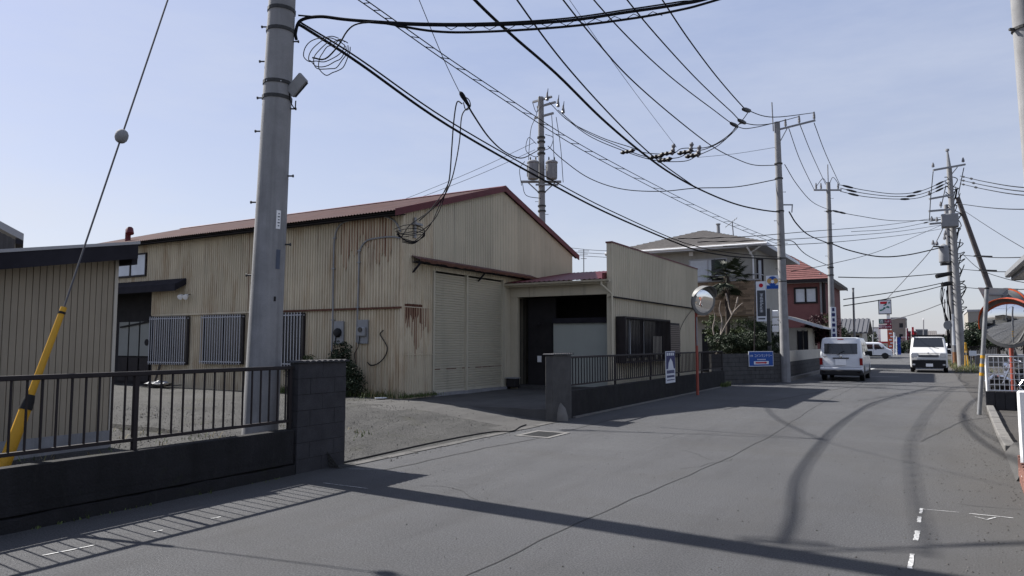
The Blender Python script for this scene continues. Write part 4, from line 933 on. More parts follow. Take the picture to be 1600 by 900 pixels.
# main power cable
th_ = [(690, -60), (742, 0), (800, 55), (870, 116), (940, 185), (1000, 236), (1050, 272), (1100, 299), (1150, 319), (1190, 328), (1224, 332)]
wire('heaviest black power cable running down to the slim pole side bracket', plane(FarL, A2(332), th_), .027)
# medium wires
wire('middle black wire meeting the transformer pole line', plane(FarL, A2(280), [(770, -60), (808, 0), (880, 97), (960, 186), (1025, 248), (1087, 293)]), .016)
wire('sagging wire from the transformer pole to the slim pole', plane(A4(228), A2(280), [(856, 228), (880, 250), (920, 278), (970, 295), (1030, 299), (1087, 294), (1150, 292), (1215, 280)]), .02)
wire('black wire ending at the slim pole upper band', plane(FarL, A2(258), [(840, -55), (880, 0), (930, 62), (982, 120), (1050, 180), (1112, 228), (1150, 248), (1180, 258), (1214, 258)]), .016)
for k, (pts, lab) in enumerate((([(888, -55), (928, 0), (990, 67), (1050, 122), (1110, 168), (1153, 198), (1180, 199), (1226, 194)], 'lower of three high voltage wires reaching the slim pole arm'),
                                ([(940, -55), (980, 0), (1030, 60), (1090, 125), (1140, 172), (1164, 192), (1200, 194), (1248, 188)], 'middle of three high voltage wires reaching the slim pole arm'),
                                ([(1000, -52), (1035, 0), (1075, 60), (1120, 120), (1160, 166), (1170, 173), (1210, 183), (1270, 184)], 'upper of three high voltage wires reaching the slim pole arm'))):
    B = INS2[k]; A = Vector((B.x - 1.2 + .3 * k, -22, 0)); pl_ = plane(A, B, pts[:-1]) + [B]; sleeves(wire(lab, pl_, .014), pl_, (.70,), .02)
for k, pts in enumerate(([(858, 160), (890, 190), (940, 215), (985, 230), (1010, 239), (1050, 240), (1066, 232), (1105, 230), (1135, 214), (1158, 190), (1170, 174)],
                         [(872, 172), (910, 203), (960, 226), (1010, 245), (1055, 247), (1078, 238), (1105, 232), (1135, 216), (1152, 196), (1163, 192)],
                         [(880, 182), (920, 212), (970, 234), (1020, 250), (1068, 252), (1090, 243), (1118, 230), (1140, 212), (1153, 199)])):
    A = atd(*pts[0], 33.6); B = atd(*pts[-1], 27.5); wire(('nearest', 'middle', 'outer')[k] + ' branch wire from the transformer pole top to the high voltage wires', plane(A, B, pts), .018)
    for (x, y) in ((pts[5][0] - 8, pts[5][1]), (pts[4][0] - 30, pts[4][1] - 2)):
        c_ = atpl(x, y, A, B); d_ = (B - A).normalized()
        tag(ob('line_insulator', MB().lathe(c_, (d_.x, d_.y, 0), [(-.35, .02), (-.3, .06), (-.2, .1), (-.1, .06), (0, .1), (.1, .06), (.25, .1), (.4, .02)], 8), M_black), 'black strain insulator on the branch wires from the transformer pole', 'insulator', 'strain insulators on the branch wires')
    c_ = atpl(pts[5][0], pts[5][1] - 1, A, B)
    tag(ob('pin_insulator', MB().lathe(c_ - Vector((0, 0, .1)), (.2, 0, 1), [(0, .03), (.1, .1), (.16, .06), (.22, .1), (.3, .06), (.4, .1), (.5, .03)], 8), mat('insulator_ceramic', (.16, .16, .17), .3), ), 'grey pin insulator hung in the branch wires from the transformer pole', 'insulator', 'pin insulators on the branch wires')
wire('thin stay wire dropping to the hung insulators', plane(Vector((-7, -10, 0)), atd(1057, 230, 29.5), [(850, -60), (890, 0), (980, 128), (1057, 230)]), .007)
wire('thin stay between the hung insulators and the slim pole', plane(atd(1090, 246, 29.5), A2(231), [(1090, 246), (1150, 240), (1213, 230)]), .008)
# slim pole to the next pole
for k, (pts, lab) in enumerate((([(1232, 199), (1250, 250), (1272, 296)], 'lower'), ([(1250, 195), (1268, 240), (1290, 288)], 'middle'), ([(1272, 192), (1290, 240), (1312, 288)], 'upper'))):
    wire(lab + ' high voltage wire between the slim pole arm and the pole by the red house', plane(INS2[k], INS3[k], pts), .016)
wire('low voltage wire from the slim pole to the pole by the red house', plane(A2(258), A3(329), [(1226, 257), (1245, 288), (1270, 316), (1298, 329)]), .016)
wire('thick cable from the slim pole bracket to the pole by the red house', plane(A2(330), A3(381), [(1233, 331), (1245, 350), (1265, 368), (1297, 381)]), .03)
wire('grey cable from the slim pole to the pole by the red house', plane(A2(376), A3(418), [(1225, 376), (1240, 378), (1260, 398), (1300, 418)]), .02, M_cableg)
# towards the cluster
def span(lab, A, B, pts, r, m=M_cable, sl=()):
    q = plane(A, B, pts); o = wire(lab, q, r, m)
    if sl: sleeves(o, q, sl, r)
for k in range(3):
    dy = 5 * k; span(('first', 'second', 'third')[k] + ' high voltage wire from the red house pole to the pole cluster', INS3[2], L6(290), [(1313, 289 + dy), (1350, 297 + dy), (1400, 303 + dy * .8), (1440, 298 + dy), (1482, 280 + dy)], .022, sl=(.1 + .03 * k, .72 - .06 * k, .93))
    span(('first', 'second', 'third')[k] + ' high voltage wire leaving the cluster past the pale pole', L6(280), Vector((3.5, 15, 0)), [(1500, 275 + 6 * k), (1540, 284 + 6 * k), (1600, 293 + 6 * k), (1700, 290 + 6 * k)], .018, sl=(.06, .17 + .03 * k))
span('low wire from the red house pole to the cluster', A3(330), L7(350), [(1300, 329), (1340, 337), (1400, 345), (1478, 343)], .02, sl=(.06, .14, .93))
span('second low wire from the red house pole to the cluster', A3(332), L7(355), [(1330, 362), (1400, 357), (1478, 341)], .016, sl=(.8, .95))
span('thick sagging cable from the red house pole to the cluster', A3(381), L7(390), [(1300, 381), (1330, 392), (1375, 401), (1420, 398), (1474, 386)], .04)
span('cable bundle below the thick sagging cable', A3(430), L7(430), [(1310, 433), (1380, 434), (1440, 430), (1480, 426)], .03)
span('grey service cable sloping from the cluster to the red house', A3(470), L7(440), [(1318, 468), (1380, 459), (1440, 449), (1482, 440)], .03)
span('lower service cable sloping from the cluster to the red house', A3(478), L7(445), [(1318, 478), (1380, 468), (1440, 455), (1482, 444)], .03)
span('thin wire from the transformer pole height to the cluster', A2(372), L7(370), [(1060, 373), (1160, 370), (1260, 362), (1380, 352), (1480, 338)], .014)
span('second thin wire towards the cluster', A2(374), L7(374), [(1090, 378), (1180, 376), (1280, 371), (1400, 362), (1480, 350)], .014)
span('third thin wire towards the cluster', A2(376), L7(378), [(1130, 385), (1220, 383), (1320, 377), (1420, 366), (1480, 356)], .014)
span('thin wire crossing behind the red house roof', A2(410), L7(400), [(1236, 424), (1300, 412), (1380, 390), (1475, 350)], .014)
span('fan wire dropping from the cluster towards the shop sign', Vector((-5, 95, 0)), L7(400), [(1385, 468), (1420, 430), (1455, 390), (1476, 352)], .03, M_cableg)
span('sagging wire from the shop sign to the cluster', Vector((-5, 95, 0)), L7(470), [(1392, 500), (1430, 490), (1478, 472)], .035, M_cableg)
for k, (y0, y1) in enumerate(((318, 327), (398, 402), (420, 424), (448, 452))):
    span(('top', 'second', 'third', 'lowest')[k] + ' wire leaving the cluster along the verge', L6(y0), Vector((4 + k * .3, 12, 0)), [(1496, y0), (1545, (y0 + y1) / 2 + 2), (1600, y1), (1690, y1 - 6)], .018)
span('thin stay from the cluster towards the grey eaved house', L6(320), Vector((5, 22, 0)), [(1500, 325), (1550, 358), (1600, 388), (1660, 420)], .014)
span('slack drop wire from the cluster to the roadside house', L6(400), Vector((4, 24, 0)), [(1502, 395), (1530, 420), (1570, 435), (1620, 445)], .016)
# lines leaving the transformer pole
for k in range(2): span(('upper', 'lower')[k] + ' thin wire going off behind the warehouse roof', A4(222), Vector((-60, 34, 0)), [(836, 222 + 12 * k), (760, 258 + 10 * k), (690, 288 + 8 * k), (620, 316 + 6 * k)], .012)
for k in range(3): span(('upper', 'middle', 'lower')[k] + ' background wire behind the office roof', atd(890, 390, 60), atd(960, 396, 60), [(880, 386 + 6 * k), (930, 391 + 5 * k), (980, 392 + 6 * k)], .02, M_cableg)
for k in range(2): span(('upper', 'lower')[k] + ' background wire behind the brown shed', atd(0, 396, 60), atd(130, 392, 60), [(20, 398 + 6 * k), (70, 396 + 5 * k), (140, 390 + 4 * k)], .018, M_cableg)
# service drop
J = atd(723, 150, 16.5)
span('thin support wire holding the warehouse service drop', Vector((-7.2, 4, 0)), J, [(630, -60), (655, 0), (690, 85), (716, 140), (723, 150)], .008)
span('thick service cable from the transformer pole to the drop point', J, A4(232), [(723, 150), (740, 180), (765, 216), (790, 238), (815, 247), (835, 238), (845, 232)], .022)
tag(ob('drop_clamp', MB().lathe(J, (.4, .3, -.8), [(-.12, .02), (-.08, .05), (.0, .06), (.1, .05), (.3, .03)], 8).tube(resample([atd(x, y, 16.5) for x, y in ((722, 150), (732, 155), (735, 166), (728, 172), (724, 160))], 4), .012), M_cable), 'black clamp where the warehouse service drop leaves the line', 'clamp')
E1 = Vector((WX + .1, fy(636), atx(636, 368, WX).z))
span('left drooping service cable dropping onto the warehouse', J, E1, [(722, 162), (714, 160), (709, 190), (706, 230), (702, 280), (694, 300)], .016)
mb = MB(); R = random.Random(6)
wire('right drooping service cable dropping onto the warehouse', [atd(x, y, 16.5 - (y - 150) * .004) for x, y in ((734, 166), (722, 180), (718, 220), (712, 255), (704, 285), (690, 312), (668, 333), (655, 345))], .014)
for k, (a_, b_, c_) in enumerate((((700, 290), (682, 338), (655, 362)), ((694, 300), (670, 330), (640, 352)), ((690, 312), (672, 352), (645, 378)))):
    mb.tube(resample([atd(*a_, 15.9), atd(*b_, 15.8), atd(*c_, 15.8), atd(628, 366 + 3 * k, 15.8), atd(620, 360 + 3 * k, 15.8)], 5), .012, 5)
for k in range(4): mb.tube(resample([atd(616 + k * 2, 358 + 4 * k, 15.8), atd(632, 352 + 6 * k, 15.75), atd(650, 352 + 5 * k, 15.75), atd(664, 362 + 2 * k, 15.8), atd(648, 380 - k, 15.75), atd(628, 378 - k * 2, 15.75)], 5), .010, 5)
tag(ob('cable_loops', mb, M_cable), 'tangle of black cable loops at the warehouse corner below the gable', 'cable')

# ------------------------------------------------------------------ beige house
def hip(x0, x1, y0, y1, ze, zp, ov=.0):
    cx0, cx1 = x0, x1; h = min(x1 - x0, y1 - y0) / 2
    if (x1 - x0) >= (y1 - y0): r0, r1 = (x0 + h, (y0 + y1) / 2, zp), (x1 - h, (y0 + y1) / 2, zp)
    else: r0, r1 = ((x0 + x1) / 2, y0 + h, zp), ((x0 + x1) / 2, y1 - h, zp)
    a, b, c, d = (x0, y0, ze), (x1, y0, ze), (x1, y1, ze), (x0, y1, ze); mb = MB(); V_ = [a, b, c, d, r0, r1]
    if (x1 - x0) >= (y1 - y0): fs = [(0, 1, 5, 4), (1, 2, 5), (2, 3, 4, 5), (3, 0, 4)]
    else: fs = [(0, 1, 4), (1, 2, 5, 4), (2, 3, 5), (3, 0, 4, 5)]
    low = [tuple((*v[:2], v[2] - .04)) for v in (a, b, c, d)]
    return mb.add(V_, fs).add(low, [(0, 1, 2, 3)])
def courses(parent, x0, x1, y0, y1, ze, zp, m, n=16, name='roof_course'):
    """raised slate courses on the two slopes seen"""
    mb = MB(); h = min(x1 - x0, y1 - y0) / 2
    for k in range(1, n):
        t = k / n; i = h * t; z = ze + (zp - ze) * t + .012
        if x1 - x0 - 2 * i > .1: mb.beam((x0 + i, y0 + i, z), (x1 - i, y0 + i, z), .05, .016)
        mb.beam((x1 - i, y0 + i, z), (x1 - i, y1 - i, z), .05, .016)
    return tag(ob(name, mb, m, parent), kind='stuff')
HE = atd(1197, 377, 33.2); hy, hx, hz = HE.y + .7, HE.x - .65, HE.z
hl = aty(946, 397, HE.y).x; hyb = hy + 8.5
ho = thing('house', ((hx + hl) / 2, hy + 4, 0), 'two storey beige house with grey hip roof and stone faced balcony', 'house')
ob('wall', MB().box(hl + .6, hx, hy, hyb, 0, hz - .1), M_wallb, ho)
cen = Vector(((HE.x + hl) / 2, (HE.y + hyb + .6) / 2, 0)); zpk = zrow(cen, 363)
rf_ = ob('roof', hip(hl, HE.x, HE.y, hyb + .6, hz, zpk), M_tileg, ho)
courses(rf_, hl, HE.x, HE.y, hyb + .6, hz, zpk, M_tileg)
ob('fascia', MB().box(hl, HE.x, HE.y - .02, HE.y + .02, hz - .2, hz - .03), M_signw, ho); ob('fascia', MB().box(HE.x - .02, HE.x + .02, HE.y + .03, hyb + .6, hz - .2, hz - .03), M_signw, ho)
ob('soffit', MB().box(hl + .03, HE.x - .03, HE.y + .03, hy, hz - .2, hz - .17).box(hx, HE.x - .03, hy, hyb, hz - .2, hz - .17), M_roofgrey, ho)
ob('gutter', MB().tube([(hl, HE.y - .07, hz - .08), (HE.x + .05, HE.y - .07, hz - .09)], .06, 8), M_white, ho, smooth=True)
def wnd(root, X0, X1, Z0, Z1, Y, fm, gm, mull=1, t=.05):
    w_ = ob('window', MB().box(X0, X1, Y - .02, Y + .0, Z0, Z1), gm, root); fr = MB()
    for k in range(mull + 2): c_ = X0 + (X1 - X0) * k / (mull + 1); fr.box(c_ - t / 2, c_ + t / 2, Y - .06, Y - .005, Z0 + t / 2, Z1 - t / 2)
    fr.box(X0 - t / 2, X1 + t / 2, Y - .06, Y - .005, Z0 - t / 2, Z0 + t / 2).box(X0 - t / 2, X1 + t / 2, Y - .06, Y - .005, Z1 - t / 2, Z1 + t / 2); ob('frame', fr, fm, w_); return w_
hX = lambda px, py=430: aty(px, py, hy).x; hZ = lambda py, px=1130: aty(px, py, hy).z
w1 = wnd(ho, hX(1078), hX(1136), hZ(445), hZ(404), hy - .005, M_alu, M_glass, 1); ob('curtain', MB().box(hX(1079), hX(1112), hy - .035, hy - .028, hZ(444), hZ(405)), M_curtain, w1)
w2 = wnd(ho, hX(1184), hX(1192), hZ(442, 1188), hZ(405, 1188), hy - .005, M_bronze, M_curtain, 0, .09)
by = hy - .9; bX0, bX1 = aty(1060, 470, by).x, aty(1188, 470, by).x; bZ0, bZ1 = aty(1130, 494, by).z, aty(1130, 440, by).z
bal = ob('balcony', MB().box(bX0, bX1, by, hy, bZ0, bZ1), M_stone, ho)
mb = MB(); R = random.Random(8); z = bZ0
while z < bZ1 - .04:
    hgt = R.uniform(.07, .13); x = bX0
    while x < bX1:
        l_ = R.uniform(.15, .5); mb.box(x + .005, min(bX1, x + l_) - .005, by - R.uniform(.015, .05), by + .01, z + .005, min(bZ1, z + hgt) - .005); x += l_
    y = by
    while y < hy: l_ = R.uniform(.15, .4); mb.box(bX1 - .01, bX1 + R.uniform(.015, .045), y + .005, min(hy, y + l_) - .005, z + .005, min(bZ1, z + hgt) - .005); y += l_
    z += hgt
tag(ob('stone_cladding', mb, M_stone, bal), kind='stuff')
ob('balcony_coping', MB().box(bX0, bX1 + .06, by - .06, by + .12, bZ1, bZ1 + .06), M_roofgrey, bal)
ob('balcony_rail', MB().tube([(bX0, by + .05, bZ1 + .3), (bX1, by + .05, bZ1 + .3), (bX1, hy, bZ1 + .3)], .022, 8), M_alu, bal)
for k in range(6): ob('rail_post', MB().cyl((bX0 + (bX1 - bX0) * k / 5, by + .05, bZ1), (bX0 + (bX1 - bX0) * k / 5, by + .05, bZ1 + .3), .015, 6), M_alu, bal)
dpx = hX(1178); ob('downpipe', MB().tube([(HE.x - .9, HE.y - .07, hz - .15), (dpx, hy - .08, hz - .65), (dpx, hy - .08, bZ1)], .045, 8), M_white, ho, smooth=True)
ob('downpipe', MB().tube([(HE.x - .2, HE.y - .05, hz - .18), (HE.x - .9, hy - .08, hz - .45), (dpx, hy - .08, hz - .66)], .035, 8), M_white, ho, smooth=True)
ob('recess_shade_panel', MB().box(hX(1095), hX(1130), hy - .02, hy - .004, .2, 2.3), M_glass, ho)  # flat dark panel in place of the shaded hollow below the balcony
ob('vent', MB().box(hX(1168), hX(1176), hy - .12, hy, hZ(497), hZ(488)), M_white, ho)
ob('vent', MB().box(hX(1078), hX(1084), hy - .1, hy, hZ(397), hZ(390)), M_white, ho)
an = thing('roof_antenna', atd(1146, 362, 38), 'television antenna on a mast above the beige house roof', 'antenna')
q0 = Vector((atd(1146, 362, 38).x, atd(1146, 362, 38).y, atd(1146, 372, 38).z)); q1 = atd(1144, 346, 38)
ob('mast', MB().tube([q0, q1], .03, 6), M_steelg, an); ob('boom', MB().tube([q1 - camR * .35 - Vector((0, 0, .3)), q1 + camR * .25 + Vector((0, 0, .18))], .018, 5), M_steelg, an)
for k in range(6): c_ = (q1 - camR * .35 - Vector((0, 0, .3))).lerp(q1 + camR * .25 + Vector((0, 0, .18)), k / 5); ob('element', MB().tube([c_ - camF * .3 - camR * .08, c_ + camF * .3 + camR * .08], .01, 4), M_steelg, an)
ch = thing('roof_pipe', atd(1123, 368, 38), 'short grey vent pipe on the beige house roof', 'pipe'); ob('pipe', MB().tube([atd(1123, 372, 38), atd(1122, 351, 38)], .09, 8), M_trans, ch); ob('pipe_cap', MB().cyl(atd(1122, 351, 38), atd(1122, 349.5, 38), .13, 8), M_trans, ch)
# low ground mast behind the office
q0 = atd(912, 470, 45); q1 = atd(912, 390, 45); q0.z = 0
am = thing('antenna_mast', q0, 'tall thin antenna mast behind the office roof', 'antenna'); ob('mast', MB().tube([q0, q1], .035, 6), M_steelg, am)
for k, y_ in enumerate((392, 397, 404)): c_ = atd(912, y_, 45); ob('element', MB().tube([c_ - camR * (.35 - .08 * k), c_ + camR * (.35 - .08 * k)], .02, 4), M_steelg, am)
# block walls round the garden
A_ = atz(1112, 601); B_ = atz(1222, 597); L_ = (B_ - A_).length; ang = -atan2(B_.x - A_.x, B_.y - A_.y)
gw = thing('block_wall', A_, 'grey concrete block garden wall with blue sign on it below the hedge', 'wall', rz=ang)
hW = zrow(A_, 553); blocks(gw, A_.x - .12, A_.x, A_.y, A_.y + L_, 0, 7, hW / 7, .42, M_block2); ob('mortar_core', MB().box(A_.x - .11, A_.x - .01, A_.y + .01, A_.y + L_ - .01, 0, hW - .02), M_concd, gw)
g2 = thing('block_wall', (B_.x, B_.y + 5, 0), 'block wall with cream rendered top along the road past the slim pole', 'wall')
blocks(g2, B_.x - .15, B_.x, B_.y + .15, B_.y + 13.5, 0, 4, .2, .8, M_block2); ob('mortar_core', MB().box(B_.x - .14, B_.x - .012, B_.y + .16, B_.y + 13.4, 0, .79), M_concd, g2)
ob('wall_top', MB().box(B_.x - .14, B_.x - .01, B_.y + .9, B_.y + 13.4, .8, 1.28), M_creamw, g2)
ob('wall_foot', MB().box(B_.x + .002, B_.x + .2, B_.y + .2, B_.y + 13.5, -.05, .14), M_kerb, g2)
# blue laundry sign on the wall
bsn = thing('wall_sign', A_, 'blue rectangular laundry sign with white lettering and red arrow on the block wall', 'sign')
dW = (B_ - A_).normalized(); nW = Vector((dW.y, -dW.x, 0)); OFF = nW * .02
sA, sB = atpl(1169, 549, A_ + OFF, B_ + OFF), atpl(1208, 572, A_ + OFF, B_ + OFF)
r_ = Vector((sB.x - sA.x, sB.y - sA.y, 0)); sw_ = r_.length; r_.normalize(); sh_ = sA.z - sB.z; sc = (sA + sB) / 2
def plate_on(parent, name, c, r, wd, ht, off, m, th=.003): return ob(name, MB().beam(Vector(c) - Vector(r) * wd / 2 + nW * off, Vector(c) + Vector(r) * wd / 2 + nW * off, th, ht), m, parent)
plate_on(bsn, 'border', sc, r_, sw_, sh_, .012, M_signw, .02); plate_on(bsn, 'board', sc, r_, sw_ - .05, sh_ - .05, .0235, M_bluesign)
UP = Vector((0, 0, 1))
text('コインランドリー', .15, M_signw, bsn, sc + r_ * .12 + UP * .12 + nW * .027, r_, UP, squeeze=.85)
text('全自動', .09, M_signw, bsn, sc - r_ * (sw_ * .40) + UP * .12 + nW * .027, r_, UP, squeeze=.7)
mb = MB()
for k in range(8): mb.beam(sc - r_ * .22 + r_ * .06 * k + UP * -.03 + nW * .0265, sc - r_ * .22 + r_ * (.06 * k + .04) + UP * -.03 + nW * .0265, .002, .045)
ob('small_print', mb, M_signw, bsn)
plate_on(bsn, 'arrow_border', sc - UP * .16, r_, sw_ * .6, .13, .0265, M_signw, .002)
c_ = sc - UP * .16 + nW * .0285; ob('arrow', MB().add([c_ - r_ * .33 - UP * .03, c_ + r_ * .2 - UP * .03, c_ + r_ * .2 - UP * .055, c_ + r_ * .35, c_ + r_ * .2 + UP * .055, c_ + r_ * .2 + UP * .03, c_ - r_ * .33 + UP * .03], [tuple(range(7))]), M_signr, bsn)

# ------------------------------------------------------------------ signs near the slim pole (they face down the road)
def board(parent, name, x0, y0, x1, y1, Y, m, th=.03, off=0):
    a, b = aty(x0, y0, Y), aty(x1, y1, Y); return ob(name, MB().box(a.x, b.x, Y - off - th, Y - off, a.z, b.z), m, parent)
YS = pc.y - .9
bn = thing('banner_sign', aty(1182, 560, YS), 'tall white framed banner sign with red emblem and charcoal panel above the hedge', 'sign')
q0 = aty(1178, 590, YS); ob('mast', MB().tube([(q0.x, YS, 0), aty(1180, 438, YS)], .028, 8), M_bronze, bn)
board(bn, 'frame', 1181, 440, 1198, 502, YS, M_signw); board(bn, 'dark_panel', 1183, 454, 1197, 494, YS, M_sgrey, .004, .03)
c_ = aty(1189, 446, YS - .033); ob('emblem', MB().cyl(c_, c_ + Vector((0, -.004, 0)), .085, 18), M_signr, bn)
mb = MB(); R = random.Random(1)
for k in range(6):
    yy_ = 459 + k * 5
    for j in range(3): a = aty(1187 + R.uniform(0, 1.5), yy_ + j * 1.5, YS - .036); mb.box(a.x, a.x + R.uniform(.07, .13), YS - .0375, YS - .035, a.z - .018, a.z)
    a = aty(1188.5 + R.uniform(-.6, 1.2), yy_, YS - .036); mb.box(a.x, a.x + .022, YS - .0375, YS - .035, a.z - .11, a.z)
ob('vertical_lettering', mb, M_signw, bn); a, b = aty(1185, 497, YS), aty(1196, 499, YS); ob('foot_lettering', MB().box(a.x, b.x, YS - .033, YS - .03, b.z, a.z), M_sgrey, bn)
ob('arm', MB().beam(aty(1178, 444, YS), aty(1184, 444, YS), .03, .03), M_steelg, bn); ob('arm', MB().beam(aty(1178, 498, YS), aty(1184, 498, YS), .03, .03), M_steelg, bn)
YS2 = pc.y - .25
ms = thing('pole_sign', aty(1207, 452, YS2), 'square white sign with blue band and ochre shapes fixed to the slim pole', 'sign')
board(ms, 'board', 1197, 431, 1217, 451, YS2, M_signw); board(ms, 'blue_band', 1198, 446, 1216.5, 451, YS2, M_bluesign, .004, .03)
for (x, y, rr, m_) in ((1207, 439, .2, M_bluesign), (1202.5, 439, .11, M_ochre), (1211.5, 439, .11, M_ochre), (1207, 440, .07, M_signw)):
    c_ = aty(x, y, YS2 - .031 - (.003 if m_ is not M_bluesign else 0) - (.002 if m_ is M_signw else 0)); ob('printed_disc', MB().cyl(c_, c_ + Vector((0, -.002, 0)), rr, 18), m_, ms)
ob('bracket', MB().beam(aty(1216, 436, YS2), aty(1222, 436, YS2 + .1), .04, .04), M_steelg, ms)
YS3 = pc.y + .3
os_ = thing('shop_post_sign', aty(1205, 560, YS3), 'dark post carrying three pale rounded panels beside the slim pole', 'sign')
q0 = aty(1204, 600, YS3); ob('post', MB().box(q0.x - .07, q0.x + .07, YS3 - .05, YS3 + .05, 0, aty(1204, 482, YS3).z), M_sgrey, os_)
for k in range(3):
    a, b = aty(1206.5, 485 + k * 12, YS3), aty(1217, 495 + k * 12, YS3); ob('sign_panel', MB().box(a.x, b.x, YS3 - .06, YS3 + .02, b.z, a.z), M_signw, os_, bevel=.03)

# ------------------------------------------------------------------ red house, annex
RE_ = atd(1300, 434, 47.2); ry, rx_, rz_ = RE_.y + .6, RE_.x - .5, RE_.z; rl = aty(1215, 440, RE_.y).x
rh = thing('house', (rx_ - 3, ry + 4, 0), 'two storey red house with red hip roof beyond the beige house', 'house')
ob('wall', MB().box(rl, rx_, ry, ry + 9, 0, rz_ - .1), M_red, rh)
cc = Vector(((rl - 3 + RE_.x) / 2, ry + 4.5, 0)); zz = zrow(cc, 402)
r2 = ob('roof', hip(rl - 3, RE_.x, RE_.y, ry + 9.6, rz_, zz), M_redroof, rh); courses(r2, rl - 3, RE_.x, RE_.y, ry + 9.6, rz_, zz, M_redroof, 14)
ob('fascia', MB().box(rl - 3, RE_.x, RE_.y - .02, RE_.y + .02, rz_ - .25, rz_ - .03), M_bronze, rh); ob('fascia', MB().box(RE_.x - .02, RE_.x + .02, RE_.y + .03, ry + 9.6, rz_ - .25, rz_ - .03), M_bronze, rh)
ob('soffit', MB().box(rl, RE_.x - .03, RE_.y + .03, ry, rz_ - .24, rz_ - .2).box(rx_, RE_.x - .03, ry, ry + 9, rz_ - .24, rz_ - .2), M_roofgrey, rh)
kx = lambda px: aty(px, 460, ry).x; kz = lambda py: aty(1260, py, ry).z
wnd(rh, kx(1242), kx(1276), kz(473), kz(450), ry - .005, M_bronze, M_curtain, 1, .12)
for y_ in (ry + 2.2, ry + 3.4): w_ = ob('window', MB().box(rx_, rx_ + .03, y_, y_ + .5, rz_ - 1.6, rz_ - .7), M_curtain, rh); ob('frame', MB().box(rx_ + .0, rx_ + .05, y_ - .06, y_, rz_ - 1.66, rz_ - .64).box(rx_, rx_ + .05, y_ + .5, y_ + .56, rz_ - 1.66, rz_ - .64), M_bronze, w_)
ob('dark_door', MB().box(rx_, rx_ + .03, ry + 1.2, ry + 2.6, 0, 2.6), M_dark, rh)
ob('pipe', MB().tube([(kx(1283), ry - .08, kz(495)), (kx(1283), ry - .08, kz(428))], .07, 8), M_steelg, rh); ob('pipe', MB().tube([(kx(1288), ry - .08, kz(490)), (kx(1288), ry - .08, kz(436))], .09, 8), M_bronze, rh)
ae = atd(1284, 510, 40); ay, axx = ae.y, ae.x
axn = thing('annex', (axx - 2, ay + 2, 0), 'small cream annex with grey lean roof and pale fascia behind the roadside block wall', 'building')
ob('wall', MB().box(axx - 8, axx - .9, ay + .6, ay + 5, 0, ae.z - .05), M_creamw, axn)
ob('roof', MB().prism([(axx, ay, ae.z), (axx - 2.2, ay, ae.z + .72), (axx - 9, ay, ae.z + .72), (axx - 9, ay, ae.z + .6), (axx - 2.2, ay, ae.z + .6), (axx, ay, ae.z - .1)], (0, 5.5, 0)), M_tileg, axn)
ob('fascia', MB().beam((axx + .01, ay - .03, ae.z - .04), (axx - 2.2, ay - .03, ae.z + .67), .04, .16), M_signw, axn)
ob('eave_gutter', MB().box(axx, axx + .08, ay, ay + 5.5, ae.z - .12, ae.z - .02), M_signw, axn)
for (a, b) in ((1247, 1253), (1257, 1261)): p_ = aty(a, 520, ay + .6); q_ = aty(b, 520, ay + .6); w_ = ob('window', MB().box(p_.x, q_.x, ay + .57, ay + .598, .9, 2.3), M_glass, axn); ob('frame', MB().box(p_.x - .05, p_.x, ay + .55, ay + .598, .85, 2.35).box(q_.x, q_.x + .05, ay + .55, ay + .598, .85, 2.35), M_bronze, w_)

